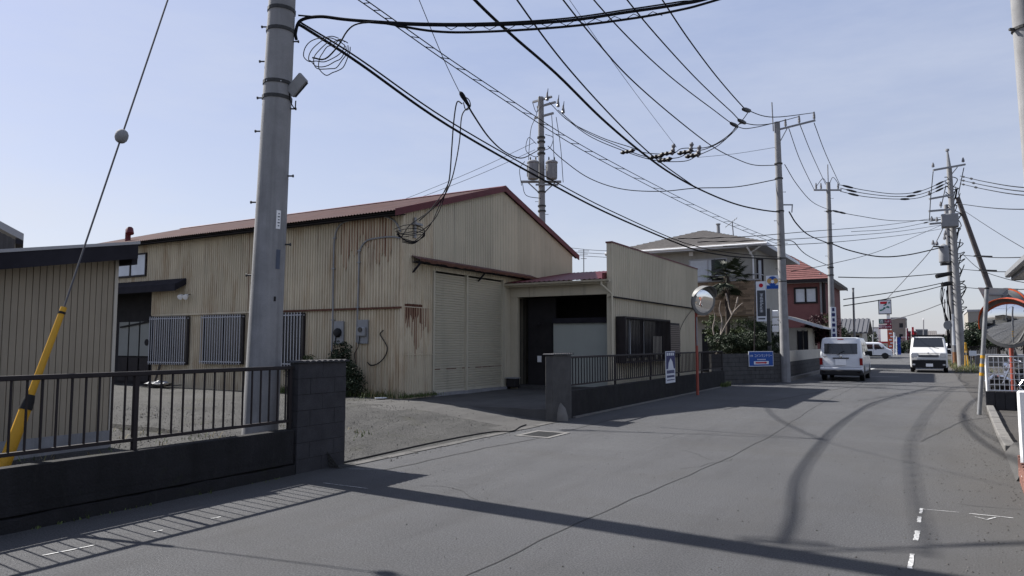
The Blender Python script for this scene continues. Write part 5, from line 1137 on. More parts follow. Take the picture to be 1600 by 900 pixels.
# ------------------------------------------------------------------ vehicles (rear at local y = 0, heading +y)
def lerp_prof(pr, y):
    if y <= pr[0][0]: return pr[0][1]
    for (a, za), (b, zb) in zip(pr, pr[1:]):
        if y <= b: return za + (zb - za) * (y - a) / (b - a)
    return pr[-1][1]
def van(name, label, loc, rz, L, W, Hh, top, zb, paint, glass_side, rear=None, front=None, wheels=(.75, 3.4), wr=.3, group=None, lean=.14, belt=1.02, tum=.11, flean=0):
    T = thing(name, loc, label, 'van', group, rz); hw = W / 2
    ts = lambda z: 1 - tum * max(0, (z - belt) / (Hh - belt))
    def ends(y): 
        e = min(y, L - y); return .90 + .10 * min(1, sqrt(max(0, 1 - (1 - min(1, e / .22)) ** 2)))
    def section(y):
        zt = lerp_prof(top, y); pts = []
        for f, rr in ((0, .80), (.015, .93), (.06, .985), (.15, 1), (.3, 1), (.45, 1), (.55, 1), (.65, 1), (.75, 1), (.85, 1), (.93, .985), (.97, .955), (.99, .90), (1, .80)):
            z = zb + (zt - zb) * f; pts.append((hw * ends(y) * ts(z) * rr, z))
        return pts
    def dy(y, z): return lean * max(0, (z - belt) / (Hh - belt)) * max(0, 1 - y / .9)
    st = sorted(set([0, .02, .06, .12, .22, .5, 1.0] + [L - .22, L - .12, L - .06, L - .02, L] + [p[0] for p in top] + [L * k / 12 for k in range(2, 11)]))
    vs = []; n = 0
    for y in st:
        s_ = section(y); ring = [(-x, y + dy(y, z), z) for x, z in reversed(s_)][::-1]; 
        left = [(-x, y + dy(y, z), z) for x, z in s_]; right = [(x, y + dy(y, z), z) for x, z in reversed(s_)]; r_ = left + right; n = len(r_); vs += r_
    fs = [(i * n + j, i * n + (j + 1) % n, (i + 1) * n + (j + 1) % n, (i + 1) * n + j) for i in range(len(st) - 1) for j in range(n)]
    fs += [tuple(range(n))[::-1], tuple((len(st) - 1) * n + j for j in range(n))]
    body = ob('body', MB().add(vs, fs), paint, T, smooth=True, local=True)
    sx_ = lambda y, z: hw * ends(y) * ts(z)
    def sidepatch(nm, y0, y1, z0, z1, m, s, o=.006, slant0=0, slant1=0, par=T):
        mb = MB(); vs = []; K = 5
        for i in range(K + 1):
            z = z0 + (z1 - z0) * i / K; t = i / K
            for y in (y0 + slant0 * t, y1 + slant1 * t): vs.append((s * (sx_(min(L, max(0, y)), z) + o), y + dy(y, z), z))
        return ob(nm, mb.add(vs, [(2 * i, 2 * i + 1, 2 * i + 3, 2 * i + 2) for i in range(K)]), m, par, local=True)
    for s in (-1, 1):
        for (y0, y1, z0, z1, a, b) in glass_side: sidepatch('side_window', y0, y1, z0, z1, M_cglass, s, .006, a, b)
        sidepatch('sill_trim', .15, L - .15, zb + .02, zb + .14, M_bumper, s, .008)
        for y in glass_side[0][4:5] and [g[1] + .05 for g in glass_side[:-1]]: sidepatch('door_seam', y - .006, y + .006, zb + .2, Hh - .25, M_bumper, s, .004)
        sidepatch('door_handle', glass_side[-1][0] + .05, glass_side[-1][0] + .22, belt - .1, belt - .06, M_bumper, s, .02)
        for y in wheels:
            c_ = Vector((s * (hw - .19), y, wr)); ax_ = Vector((s, 0, 0))
            wl = ob('wheel', MB().lathe(c_, ax_, [(0, wr * .75), (.0, wr * .96), (.02, wr), (.16, wr), (.185, wr * .96), (.19, wr * .66)], 22), M_black, T, smooth=True, local=True)
            ob('rim', MB().lathe(c_, ax_, [(.12, wr * .66), (.186, wr * .64), (.17, wr * .5), (.185, wr * .2), (.19, .01)], 18), M_steelg, wl, smooth=True, local=True)
            ar = [(s * (sx_(y, wr) + .004), y + (wr + .07) * cos(t), max(zb + .01, wr + (wr + .07) * sin(t))) for t in [pi * k / 14 for k in range(15)]]
            ob('wheel_arch', MB().add(ar, [tuple(range(15))]), M_bumper, T, local=True)
        c_ = (s * (hw * .97), glass_side[-1][1] + .05, belt + .12); ob('door_mirror', MB().box(c_[0] - .02 * s, c_[0] + .17 * s, c_[1] - .05, c_[1] + .05, c_[2] - .1, c_[2] + .12), M_bumper if paint is M_vanc else M_bumper, T, local=True, bevel=.03)
    def rearpatch(nm, x0, x1, z0, z1, m, o=.008, th=.0, par=T, K=4):
        vs = []; mb = MB()
        for i in range(K + 1):
            z = z0 + (z1 - z0) * i / K
            for x in (x0, x1): vs.append((x, dy(0, z) - o, z))
        q_ = mb.add(vs, [(2 * i, 2 * i + 1, 2 * i + 3, 2 * i + 2) for i in range(K)])
        return ob(nm, q_, m, par, local=True)
    if rear: rear(T, rearpatch, hw, Hh, zb)
    if front: front(T, L, hw, Hh, zb, top)
    return T
def blk(nm, d, m, T, bevel=.0): return ob(nm, MB().box(*d), m, T, local=True, bevel=bevel)
def rear_a(T, P_, hw, Hh, zb):
    g = P_('rear_window', -hw * .76, hw * .76, 1.16, 1.60, M_cglass, .006)
    for s in (-1, 1):
        P_('tail_lamp', s * hw * .99 - (.12 if s > 0 else 0), s * hw * .99 + (.12 if s < 0 else 0), .68, .98, M_tail, .012)
        P_('reflector', s * hw * .8 - .06, s * hw * .8 + .06, .36, .40, M_tail, .09)
    blk('rear_bumper', (-hw * .98, hw * .98, -.09, .15, .24, .47), M_bumper, T, .04); blk('upper_bumper', (-hw * .985, hw * .985, -.05, .12, .46, .58), M_vanw, T, .03)
    blk('garnish', (-.32, .32, -.03, .02, .955, 1.0), M_bumper, T, .01); blk('number_plate', (-.22, .20, -.035, -.012, .68, .93), M_plate, T)
    ob('wiper', MB().tube([(-.05, -.02, 1.12), (.12, .0, 1.24)], .014, 6).tube([(-.18, -.005, 1.17), (.3, -.005, 1.2)], .008, 5) if False else MB().tube([(-.12, -.02, 1.1), (.02, -.01, 1.22), (.14, .01, 1.28)], .013, 6), M_bumper, T, local=True)
    c_ = (0, -.012, 1.06); ob('emblem', MB().lathe(c_, (0, -1, 0), [(0, .055), (.006, .055), (.01, .04)], 16), M_chrome, T, local=True)
    blk('badge', (-hw * .82, -hw * .62, -.014, -.006, 1.03, 1.07), M_chrome, T); blk('high_lamp', (-.12, .12, .11, .16, Hh - .10, Hh - .06), M_tail, T, .01)
    ob('hatch_seam', MB().box(-hw * .93, hw * .93, -.008, .0, .585, .595), M_bumper, T, local=True)
def front_a(T, L, hw, Hh, zb, top):
    k = 1.16 if Hh > 1.9 else 1.0
    def tp(y, x0, x1, o): return [(x0, y, lerp_prof(top, y) + o), (x1, y, lerp_prof(top, y) + o)]
    ys = [y for y, _ in top if L - 1.2 <= y <= L - .30]
    y0, y1 = L - 1.02, (L - .50 if k > 1 else L - .36); vs = []; K = 6
    for i in range(K + 1): y = y0 + (y1 - y0) * i / K; hwf = hw * (.74 + .08 * i / K); vs += tp(y, -hwf, hwf, .007)
    ob('windscreen', MB().add(vs, [(2 * i, 2 * i + 1, 2 * i + 3, 2 * i + 2) for i in range(K)]), M_cglass, T, local=True)
    ob('bonnet_seam', MB().box(-hw * .8, hw * .8, L - .02, L + .006, .9 * k, .915 * k), M_bumper, T, local=True)
    blk('grille', (-hw * .55, hw * .55, L - .03, L + .012, .72 * k, .84 * k), M_trans, T, .01)
    blk('grille_bar', (-hw * .5, hw * .5, L + .012, L + .018, .80 * k, .82 * k), M_bumper, T); blk('grille_bar', (-hw * .5, hw * .5, L + .012, L + .018, .745 * k, .77 * k), M_bumper, T)
    blk('lower_grille', (-hw * .9, hw * .9, L - .03, L + .035, .26, .60 * k), M_bumper, T, .03); blk('lower_lip', (-hw * .6, hw * .6, L - .02, L + .02, .605 * k, .69 * k), M_vanc, T, .02)
    for s in (-1, 1):
        hl_ = blk('headlamp', (s * hw * .60, s * hw * .93, L - .12, L + .014, .72 * k, .94 * k), M_lamp, T, .02); blk('fog_lamp', (s * hw * .72, s * hw * .86, L + .03, L + .045, .4, .48), M_lamp, T, .01)
    blk('number_plate', (-.19, .14, L + .036, L + .05, .34, .5), M_plate, T); ob('emblem', MB().lathe((0, L - .02, .92 * k), (0, 1, 0), [(-.02, .05), (.02, .05), (.03, .03)], 12), M_chrome, T, local=True)
    ob('wiper', MB().tube([(-.5, L - .4, lerp_prof(top, L - .4) + .02), (0, L - .55, lerp_prof(top, L - .55) + .02)], .01, 5), M_bumper, T, local=True)
nv = atz(1315, 595.5)
van('parked_van', 'white compact van seen from behind with blank rear number plate', (nv.x, nv.y, 0), 0, 4.4, 1.70, 1.86, [(0, 1.84), (.2, 1.86), (2.6, 1.85), (3.0, 1.75), (3.55, 1.25), (4.2, .98), (4.4, .75)], .24, M_vanw,
    [(.35, 1.35, 1.1, 1.6, .08, 0), (1.5, 2.45, 1.08, 1.62, 0, 0), (2.58, 3.35, 1.08, 1.6, 0, -.45)], rear=rear_a, wheels=(.72, 3.5))
hi = atz(1452, 582.5)
van('oncoming_van', 'white cab forward van with black roof rack facing along the road', (hi.x, hi.y + 4.5, 0), pi, 4.5, 1.80, 1.98, [(0, 1.9), (.2, 1.98), (3.3, 1.97), (3.5, 1.92), (3.95, 1.45), (4.05, 1.33), (4.40, 1.12), (4.5, .92)], .26, M_vanc,
    [(.35, 1.5, 1.15, 1.68, .05, 0), (1.65, 2.7, 1.15, 1.68, 0, 0), (2.85, 3.75, 1.12, 1.68, 0, -.42)], front=front_a, wheels=(.8, 3.55), wr=.32)
rk_ = thing('roof_rack', (hi.x, hi.y + 3, 1.98), 'black ladder rack on the roof of the oncoming van', 'roof rack')
for s in (-1, 1): ob('side_rail', MB().box(hi.x + s * .78 - .025, hi.x + s * .78 + .025, hi.y + .9, hi.y + 4.0, 2.03, 2.1), M_bumper, rk_)
for k in range(4): ob('cross_bar', MB().box(hi.x - .76, hi.x + .76, hi.y + .95 + k, hi.y + 1.0 + k, 1.97, 2.07), M_bumper, rk_)
mi = atz(1366, 560.5); 
van('turning_van', 'small white microvan side on by the shop entrance', (mi.x - 1.9, mi.y, 0), -pi / 2, 3.6, 1.5, 1.72, [(0, 1.68), (.2, 1.72), (2.3, 1.71), (2.6, 1.62), (3.1, 1.12), (3.5, .92), (3.6, .75)], .24, M_vanw,
    [(.2, .95, 1.0, 1.5, .05, 0), (1.05, 1.85, 1.0, 1.5, 0, 0), (1.98, 2.75, 1.0, 1.5, 0, -.35)], wheels=(.55, 2.95), wr=.28)
fc = atd(1489, 556, 90)
van('distant_van', 'distant white vehicle coming up behind the roadside poles', (fc.x, fc.y + 4.0, 0), pi, 4.0, 1.65, 1.6, [(0, 1.5), (.2, 1.6), (2.4, 1.59), (2.7, 1.5), (3.2, 1.02), (3.85, .88), (4.0, .7)], .22, M_vanw,
    [(.35, 1.3, 1.0, 1.42, .1, 0), (1.4, 2.6, 1.0, 1.42, 0, -.3)], front=front_a, wheels=(.7, 3.2), belt=.95)

# ------------------------------------------------------------------ traffic mirrors
def mirror(label, c, face, rad, post, name='traffic_mirror', pm_=M_orpost, backed=False, rimm=None, full=False, nopost=False):
    c = Vector(c); f_ = Vector(face).normalized(); T = thing(name, (post[0], post[1], post[2]), label, 'mirror')
    pr = [(0.0, rad), (rad * .03, rad * .97), (rad * .07, rad * .85), (rad * .11, rad * .68), (rad * .145, rad * .48), (rad * .165, rad * .28), (rad * .172, .012)]
    ob('mirror_face', MB().lathe(c, f_, pr, 40), M_mirror, T, smooth=True)
    ob('rim', MB().lathe(c, f_, [(-.05, rad * .99), (-.05, rad * 1.05), (.025, rad * 1.055), (.03, rad * 1.0)], 40), rimm or M_orange, T, smooth=True)
    ob('back_shell', MB().lathe(c - f_ * .02, -f_, [(0, rad * .99), (.06, rad * .95), (.12, rad * .7), (.16, rad * .3), (.165, .02)], 32), M_mback, T, smooth=True)
    # hood: upper half of a tube round the rim
    r_ = f_.cross(UP).normalized(); u_ = r_.cross(f_).normalized(); vs = []; K = 20
    for i in range(K + 1):
        a = radians(-12 if full else 15) + (pi - radians(-24 if full else 30)) * i / K; k_ = sin(a); d_ = r_ * cos(a) + u_ * sin(a)
        vs += [c + d_ * rad * 1.06 - f_ * .03, c + d_ * rad * 1.08 + f_ * (.05 + .26 * rad / .4 * max(0, k_ - .2)), c + d_ * rad * 1.10 + f_ * (.05 + .26 * rad / .4 * max(0, k_ - .2)), c + d_ * rad * 1.09 - f_ * .03]
    ob('hood', MB().add(vs, [(4 * i + q, 4 * i + 4 + q, 4 * i + 4 + (q + 1) % 4, 4 * i + (q + 1) % 4) for i in range(K) for q in range(4)]), M_orange if not backed else M_mback, T, smooth=True)
    bk = c - f_ * .2; pz_ = Vector((post[0], post[1], c.z + .0))
    ob('bracket', MB().tube([c - f_ * .16, pz_], .022, 8), M_steelg, T)
    if not nopost: ob('post', MB().tube([Vector(post), Vector((post[0], post[1], c.z + rad * .5))], .045, 12), pm_, T, smooth=True)
    return T
m1b = atz(1101, 618); m1c = atd(1099, 470, depth(m1b) - .2)
M1 = mirror('round traffic mirror on a faded orange post beside the office railing', m1c, (.80, -.52, -.12), .43, (m1b.x - .25, m1b.y + .12, 0), backed=True, rimm=M_mback)
ob('inspection_strip', MB().box(m1b.x - .23, m1b.x - .20, m1b.y + .02, m1b.y + .08, zrow(m1b, 540), zrow(m1b, 495)), M_steelg, M1)
m2c = atd(1576, 505, 17.2); m2p = atd(1583, 600, 17.6)
M2 = mirror('large round traffic mirror with bright orange rim behind the white mesh fence', m2c, (-.30, -.94, -.10), .57, (m2p.x, m2p.y, 0), rimm=M_mback, full=True)
m3c = atd(1572, 478, 17.9)
M3 = mirror('second traffic mirror turned away, showing its grey back and hood', m3c, (.25, .93, -.1), .42, (m2p.x, m2p.y, m3c.z - .3), backed=True, nopost=True)
# grey sign post with the back of a triangular sign
gpb = atz(1530, 648); gpt = atd(1542, 452, depth(gpb) - .1)
sg = thing('steel_post', gpb, 'grey leaning post with three yellow bands beside the mesh fence', 'post')
ob('post', MB().tube([gpb, gpt], .045, 12), M_steelg, sg, smooth=True)
for y_ in (558, 571, 585): c_ = gpb.lerp(gpt, (648 - y_) / 196); ob('yellow_band', MB().lathe(c_, gpt - gpb, [(-.035, .048), (.035, .048)], 12), M_yellow, sg)
ob('post_cap', MB().lathe(gpt, gpt - gpb, [(0, .05), (.03, .05), (.05, .02)], 12), M_black, sg)
dS = depth(m2p) + .25; ts_ = thing('triangular_sign', atd(1558, 505, dS), 'grey back of an inverted triangle road sign behind the large mirror', 'sign')
ob('sign_back', MB().prism([atd(1528, 449, dS), atd(1592, 451, dS), atd(1559, 508, dS)], camF * .012), M_signgrey, ts_, bevel=.004)
ob('sign_rib', MB().beam(atd(1536, 460, dS - .02), atd(1584, 461, dS - .02), .02, .03), M_steelg, ts_); ob('sign_clamp', MB().tube([atd(1575, 461, dS), Vector((m2p.x, m2p.y, atd(1575, 461, dS).z))], .02, 6), M_steelg, ts_)

# ------------------------------------------------------------------ right-hand lot: fence, kerb, motorcycle, house eave
YF = atz(1541, 640).y; fx0 = atz(1541, 640).x; fx1 = fx0 + 5.0
fz0 = zrow(Vector((fx0, YF, 0)), 611); fz1 = zrow(Vector((fx0, YF, 0)), 557)
fb = thing('fence_base', (fx0 + 2, YF, 0), 'dark ribbed block plinth under the white mesh fence', 'wall')
b = ob('block', MB().box(fx0, fx0 + .19, YF, YF + .14, -.02, fz0), M_block, fb, bevel=.008)
for k in range(1, 25): share(b, (.2 * k, random.uniform(-.004, .004), 0), fb)
ob('mortar_core', MB().box(fx0 + .01, fx1, YF + .01, YF + .13, 0, fz0 - .01), M_concd, fb)
mf = thing('mesh_fence', (fx0 + 2, YF, fz0), 'white welded mesh fence on the dark plinth in front of the motorcycle', 'fence')
yf = YF + .07
ob('post', MB().tube([(fx0 + .05, yf, fz0), (fx0 + .05, yf, fz1 + .03)], .032, 10), M_white, mf, smooth=True); ob('post', MB().tube([(fx0 + 2.05, yf, fz0), (fx0 + 2.05, yf, fz1 + .03)], .032, 10), M_white, mf)
b = ob('upright_wire', MB().tube([(fx0 + .1, yf, fz0 + .02), (fx0 + .1, yf, fz1)], .009, 5), M_white, mf)
for k in range(1, 40): share(b, (.1 * k, 0, 0), mf)
for k in range(7): z = fz0 + .02 + (fz1 - fz0 - .02) * k / 6; ob('cross_wire', MB().tube([(fx0 + .05, yf - .01, z), (fx1, yf - .01, z)], .008 if k not in (0, 6) else .014, 5), M_white, mf)
kb = thing('kerb', (.9, 14, 0), 'pale concrete kerb stones along the lot edge by the mesh fence', 'kerb')
kp = [atz(1540, 636), atz(1552, 668), atz(1561, 690), atz(1570, 707), atz(1588, 752), atz(1600, 790)]
kk = [Vector((p.x, p.y, 0)) for p in kp]; tot = []
cv = resample(kk[:4], 8); acc = 0; seg = [cv[0]]; R = random.Random(12)
for p, q_ in zip(cv, cv[1:]):
    seg.append(q_)
stones = []; i = 0
while i < len(cv) - 2:
    a, b = cv[i], cv[i + 2]; dd_ = (b - a); nrm = Vector((-dd_.y, dd_.x, 0)).normalized() * .15; g = dd_ * .012; h_ = .11 + R.uniform(-.01, .01)
    ob('kerb_stone', MB().prism([a + g, b - g, b - g + nrm, a + g + nrm], (0, 0, h_)), M_kerb, kb, bevel=.012); i += 2
ob('kerb_ramp', MB().add([kk[3], kk[4], kk[4] + Vector((.5, .1, 0)), kk[3] + Vector((.6, .1, 0)), kk[3] + Vector((.12, 0, .16)), kk[4] + Vector((.12, 0, .22)), kk[4] + Vector((.5, .1, .22)), kk[3] + Vector((.6, .1, .16))], [(0, 1, 5, 4), (1, 2, 6, 5), (2, 3, 7, 6), (3, 0, 4, 7), (4, 5, 6, 7)]), M_apron, kb)
pl_ = thing('brick_planter', kk[4] + Vector((.1, 0, 0)), 'red brown brick edging beside the kerb at the white gate post', 'planter')
for c in range(2):
    for k in range(9):
        q_ = kk[5].lerp(kk[4], -.1 + k * .14) + Vector((.03, 0, 0)); ob('brick', MB().box(q_.x, q_.x + .2, q_.y, q_.y + .06, .0 + c * .15, .145 + c * .15), M_brickr, pl_, bevel=.006)
wg0 = atz(1597, 762); wgz = zrow(wg0, 610)
wg = thing('white_gate', wg0, 'white panel gate end post standing on the brick edging', 'gate')
ob('post', MB().box(wg0.x + .0, wg0.x + .09, wg0.y - .04, wg0.y + .04, .0, wgz), M_white, wg, bevel=.02)
for k in range(5): ob('gate_board', MB().box(wg0.x + .1, wg0.x + 1.9, wg0.y - .015, wg0.y + .015, .1 + k * .2, .28 + k * .2), M_white, wg, bevel=.006)
mcx = atd(1560, 590, 18.3)
mc = thing('motorcycle', (mcx.x, mcx.y, .1), 'black and chrome motorcycle parked behind the white mesh fence', 'motorcycle', rz=radians(8))
def mo(nm, mb, m, sm=True, par=None): return ob(nm, mb, m, par or mc, smooth=sm, local=True)
for x in (0, 1.45):
    wl = mo('wheel', MB().lathe((x, -.055, .32), (0, 1, 0), [(0, .25), (0, .30), (.03, .32), (.08, .32), (.11, .30), (.11, .25)], 26), M_black)
    mo('rim', MB().lathe((x, -.03, .32), (0, 1, 0), [(0, .22), (0, .255), (.06, .255), (.06, .22)], 24), M_chrome, True, wl)
    for k in range(7): a = k * 2 * pi / 7; mo('spoke', MB().tube([(x, 0, .32), (x + .24 * cos(a), 0, .32 + .24 * sin(a))], .009, 4), M_chrome, False, wl)
for s in (-.09, .09): mo('fork', MB().tube([(0, s, .32), (.26, s, .98)], [.022, .03], 8), M_chrome)
mo('tank', MB().lathe((.38, 0, .86), (1, 0, -.12), [(0, .07), (.06, .13), (.2, .16), (.38, .14), (.5, .06)], 14), M_bumper)
mo('seat', MB().tube([(.85, 0, .79), (1.1, 0, .76), (1.4, 0, .82), (1.6, 0, .88)], [.08, .12, .12, .05], 10), M_black)
mo('engine', MB().box(.45, .95, -.14, .14, .26, .62), M_iron, False); mo('cylinder_head', MB().lathe((.55, 0, .55), (-.25, 0, 1), [(0, .13), (.05, .16), (.08, .12), (.11, .16), (.14, .12), (.18, .16), (.24, .1)], 12), M_steelg)
mo('exhaust', MB().tube(resample([(.5, -.16, .6), (.4, -.2, .42), (.55, -.2, .27), (1.0, -.2, .27), (1.65, -.2, .36)], 4), [.025] * 9 + [.03, .035, .04, .045, .05, .05, .05, .05][:8], 8) if False else MB().tube([(.5, -.16, .6), (.38, -.2, .42), (.5, -.2, .28), (1.0, -.2, .27), (1.65, -.2, .36)], [.025, .025, .03, .045, .05], 8), M_chrome)
mo('headlamp', MB().lathe((.14, 0, .92), (-1, 0, -.1), [(-.12, .03), (-.06, .09), (.02, .105), (.03, .08)], 14), M_chrome)
mo('handlebar', MB().tube([(.42, -.38, 1.06), (.3, -.2, 1.1), (.27, 0, 1.02), (.3, .2, 1.1), (.42, .38, 1.06)], .016, 8), M_chrome)
for s in (-1, 1): mo('rear_view_mirror', MB().tube([(.34, s * .3, 1.08), (.3, s * .36, 1.26)], .008, 5).lathe((.29, s * .37, 1.28), (1, 0, 0), [(-.015, .04), (0, .065), (.012, .06)], 12), M_black)
mo('front_mudguard', MB().tube([(-.28, 0, .52), (-.1, 0, .67), (.12, 0, .66), (.28, 0, .52)], .05, 8), M_chrome); mo('rear_mudguard', MB().tube([(1.15, 0, .56), (1.35, 0, .68), (1.6, 0, .64), (1.78, 0, .45)], .06, 8), M_bumper)
mo('frame_tube', MB().tube([(.3, 0, .9), (.45, 0, .3), (.95, 0, .25), (1.45, 0, .32)], .028, 8), M_bumper); mo('stand', MB().tube([(.8, -.1, .28), (.75, -.3, .0)], .014, 6), M_bumper)
bx_ = thing('storage_tub', (fx0 + .45, YF + .9, 0), 'small dark plastic tub beside the motorcycle wheel', 'tub')
ob('tub', MB().lathe((fx0 + .45, YF + .9, 0), (0, 0, 1), [(0, .2), (.5, .26), (.52, .29), (.55, .29)], 16), M_black, bx_, smooth=True); ob('lid', MB().lathe((fx0 + .45, YF + .9, .55), (0, 0, 1), [(0, .3), (.03, .3), (.05, .25)], 16), M_black, bx_)
# eave of the house on the right, its wall just out of view
ev = atd(1578, 437, 14.0)
eh = thing('house', (ev.x + 3, ev.y - 4, 0), 'low grey house eave with gutter jutting beside the pale pole', 'house')
ob('wall', MB().box(ev.x + .95, ev.x + 8, ev.y - 9, ev.y - .4, 0, ev.z - .05), M_wallb, eh)
ob('soffit', MB().box(ev.x + .05, ev.x + 1, ev.y - 9, ev.y - .02, ev.z, ev.z + .03), M_roofgrey, eh)
ob('fascia', MB().box(ev.x + .02, ev.x + .05, ev.y - 9, ev.y, ev.z - .02, ev.z + .2), M_conc, eh)
ob('gutter', MB().box(ev.x - .08, ev.x + .02, ev.y - 9, ev.y + .02, ev.z + .04, ev.z + .16), M_steelg, eh, bevel=.02)
ob('fascia', MB().box(ev.x + .05, ev.x + 8, ev.y - .02, ev.y, ev.z - .02, ev.z + .2), M_conc, eh)
ob('roof', MB().prism([(ev.x - .02, ev.y + .04, ev.z + .2), (ev.x + 4, ev.y + .04, ev.z + 1.6), (ev.x + 8, ev.y + .04, ev.z + .2)], (0, -9, 0)), M_tileg, eh)

# ------------------------------------------------------------------ plants
def tuft(mb, c, n, h, spread, m=0, R=random):
    for _ in range(n):
        a = R.uniform(0, 2 * pi); p = Vector(c) + Vector((R.gauss(0, spread), R.gauss(0, spread), 0)); l = h * R.uniform(.4, 1.2); d = Vector((cos(a), sin(a), 0)); s = Vector((-d.y, d.x, 0)) * .006 * (1 + h)
        b = p + d * l * .25 + Vector((0, 0, l * .6)); t = p + d * l * .6 + Vector((0, 0, l * .9)); mb.add([p - s, p + s, b + s * .7, b - s * .7, t], [(0, 1, 2, 3), (3, 2, 4)], m)
def shrub(name, label, cat, base, parts, lsize, m, stem=M_bark, stems=4, group=None, seed=1):
    T = thing(name, base, label, cat, group); mb = MB()
    for k, (c, rad, cl, per, cs) in enumerate(parts): crown(mb, c, rad, cl, per, cs, lsize, seed * 17 + k)
    ob('foliage', mb, m, T)
    mb = MB(); R = random.Random(seed)
    for k in range(stems):
        c, rad = parts[k % len(parts)][:2]; t = Vector(c) + Vector((R.uniform(-.4, .4) * rad[0], R.uniform(-.4, .4) * rad[1], R.uniform(-.2, .5) * rad[2])); b_ = Vector(base) + Vector((R.uniform(-.08, .08), R.uniform(-.08, .08), -.03))
        mb.tube([b_, b_.lerp(t, .5) + Vector((R.uniform(-.06, .06), R.uniform(-.06, .06), 0)), t], [.03, .02, .006], 6)
    ob('stems', mb, stem, T); return T
bx0 = sx(552, 580); bb = Vector((bx0, WY - .45, ZY))
shrub('bush', 'leafy green bush growing against the warehouse wall below the meters', 'bush', bb,
      [((bx0 - .1, WY - .4, ZY + .95), (.36, .26, .45), 40, 80, .13), ((bx0 + .14, WY - .5, ZY + .42), (.68, .4, .45), 75, 80, .14)], .03, M_leaf, seed=3, stems=7)
bx1 = sx(497, 580)
shrub('bush', 'pale variegated bush against the warehouse wall behind the block pillar', 'bush', (bx1, WY - .5, ZY), [((bx1, WY - .5, ZY + .5), (.55, .3, .5), 36, 50, .14)], .035, M_leafb, seed=5)
mb = MB(); R = random.Random(21)
for k in range(330): x = R.uniform(sx(440), WX + .2); tuft(mb, (x, WY - abs(R.gauss(.15, .3)), ZY - .01), 5, R.uniform(.08, .3), .05, 0 if R.random() < .75 else 1, R)
for k in range(120): y = R.uniform(WY, WY + s0); tuft(mb, (WX + abs(R.gauss(.08, .1)), y, ZY - .01), 4, R.uniform(.05, .14), .04, 0, R)
for k in range(200): x = R.uniform(-13, -7.2); tuft(mb, (x, R.uniform(4, 8.8), ZY - .05), 5, R.uniform(.03, .10), .08, 0 if R.random() < .5 else 1, R)
tag(ob('weeds', mb, [M_grass, M_dry]), 'low weeds along the warehouse base and in the gravel', 'weeds', kind='stuff')
mb = MB(); R = random.Random(22)
for k in range(700): y = R.uniform(46, 75); x = RE + R.gauss(.9, .55) + (y - 46) * .0; tuft(mb, (max(RE + .15, x), y, -.01), 5, R.uniform(.1, .35), .1, 0 if R.random() < .65 else 1, R)
for k in range(60): tuft(mb, (-6.72 + R.gauss(0, .03), R.uniform(26.5, 27.8), 0), 5, R.uniform(.08, .25), .05, 0, R)
for k in range(40): tuft(mb, (-6.8 + R.gauss(0, .01), R.uniform(-1, 6.2), 0), 3, R.uniform(.02, .06), .02, 0, R)
tag(ob('verge_grass', mb, [M_grass, M_dry]), 'rough grass on the verge round the roadside poles', 'grass', kind='stuff')
# garden behind the block wall
def gd(px, py, d): return atd(px, py, d)
hg = gd(1165, 545, 31.5); hg.z = 0
shrub('hedge', 'clipped dark green hedge above the block garden wall', 'hedge', hg, [(gd(1140, 538, 31), (1.0, .7, .45), 80, 90, .2), (gd(1172, 540, 31), (1.0, .8, .6), 90, 90, .2), (gd(1195, 538, 31.5), (.7, .8, .6), 60, 90, .2)], .042, M_leaf, seed=7)
sb_ = gd(1168, 545, 33); sb_.z = 0
shrub('bush', 'rounded bush with lighter leaf tips behind the hedge under the palm', 'bush', sb_, [(gd(1168, 519, 33), (1.1, .8, .75), 80, 90, .2)], .042, M_leafb, seed=8)
sb_ = gd(1205, 545, 32); sb_.z = 0
shrub('bush', 'upright dark bush beside the post with rounded panels', 'bush', sb_, [(gd(1202, 527, 31.8), (.6, .6, .8), 60, 80, .2)], .042, M_leaf, seed=9)
sb_ = gd(1116, 545, 33); sb_.z = 0
shrub('bush', 'sunlit yellow green shrub below the bare tree', 'bush', sb_, [(gd(1113, 515, 33), (.5, .5, .9), 22, 40, .2)], .06, M_leafb, seed=10)
pb_ = gd(1137, 552, 33.3); pb_.z = 0; ptp = gd(1135, 432, 33.3)
pm = thing('palm_tree', pb_, 'small fan palm with shaggy trunk in the beige house garden', 'palm')
ob('trunk', MB().tube([pb_, pb_.lerp(ptp, .5) + camR * .03, ptp], [.11, .10, .13], 10), M_bark, pm, smooth=True)
mb = MB(); R = random.Random(31)
for k in range(60): z_ = R.uniform(.0, .9); p_ = ptp - Vector((0, 0, z_)); a = R.uniform(0, 6.28); d_ = Vector((cos(a), sin(a), 0)); mb.add([p_ + d_ * .1, p_ + d_ * .22 + Vector((0, 0, -.25)), p_ + d_ * .1 + Vector((d_.y * .04, -d_.x * .04, -.05))], [(0, 1, 2)])
ob('trunk_fibre', mb, M_bark, pm)
for k in range(24):
    a = k * 2.399; el = radians(R.uniform(-50, 65)); d_ = Vector((cos(a) * cos(el), sin(a) * cos(el), sin(el))); L1 = R.uniform(.5, .8); hub = ptp + d_ * L1 + Vector((0, 0, -.12 * L1)); mb = MB().tube([ptp, hub], .012, 4)
    r_ = d_.cross(UP).normalized(); u_ = r_.cross(d_).normalized()
    for j in range(20):
        t = -1.4 + 2.8 * j / 19; e_ = (d_ * cos(t) + r_ * sin(t)) * R.uniform(.5, .66) + Vector((0, 0, -.08 * abs(t) - .04)); s_ = (u_ * .3 + r_ * cos(t) - d_ * sin(t)).normalized() * .029
        mb.add([hub, hub + e_ * .55 + s_, hub + e_ + Vector((0, 0, -.06)), hub + e_ * .55 - s_], [(0, 1, 2, 3)])
    ob('frond', mb, M_palm, pm)
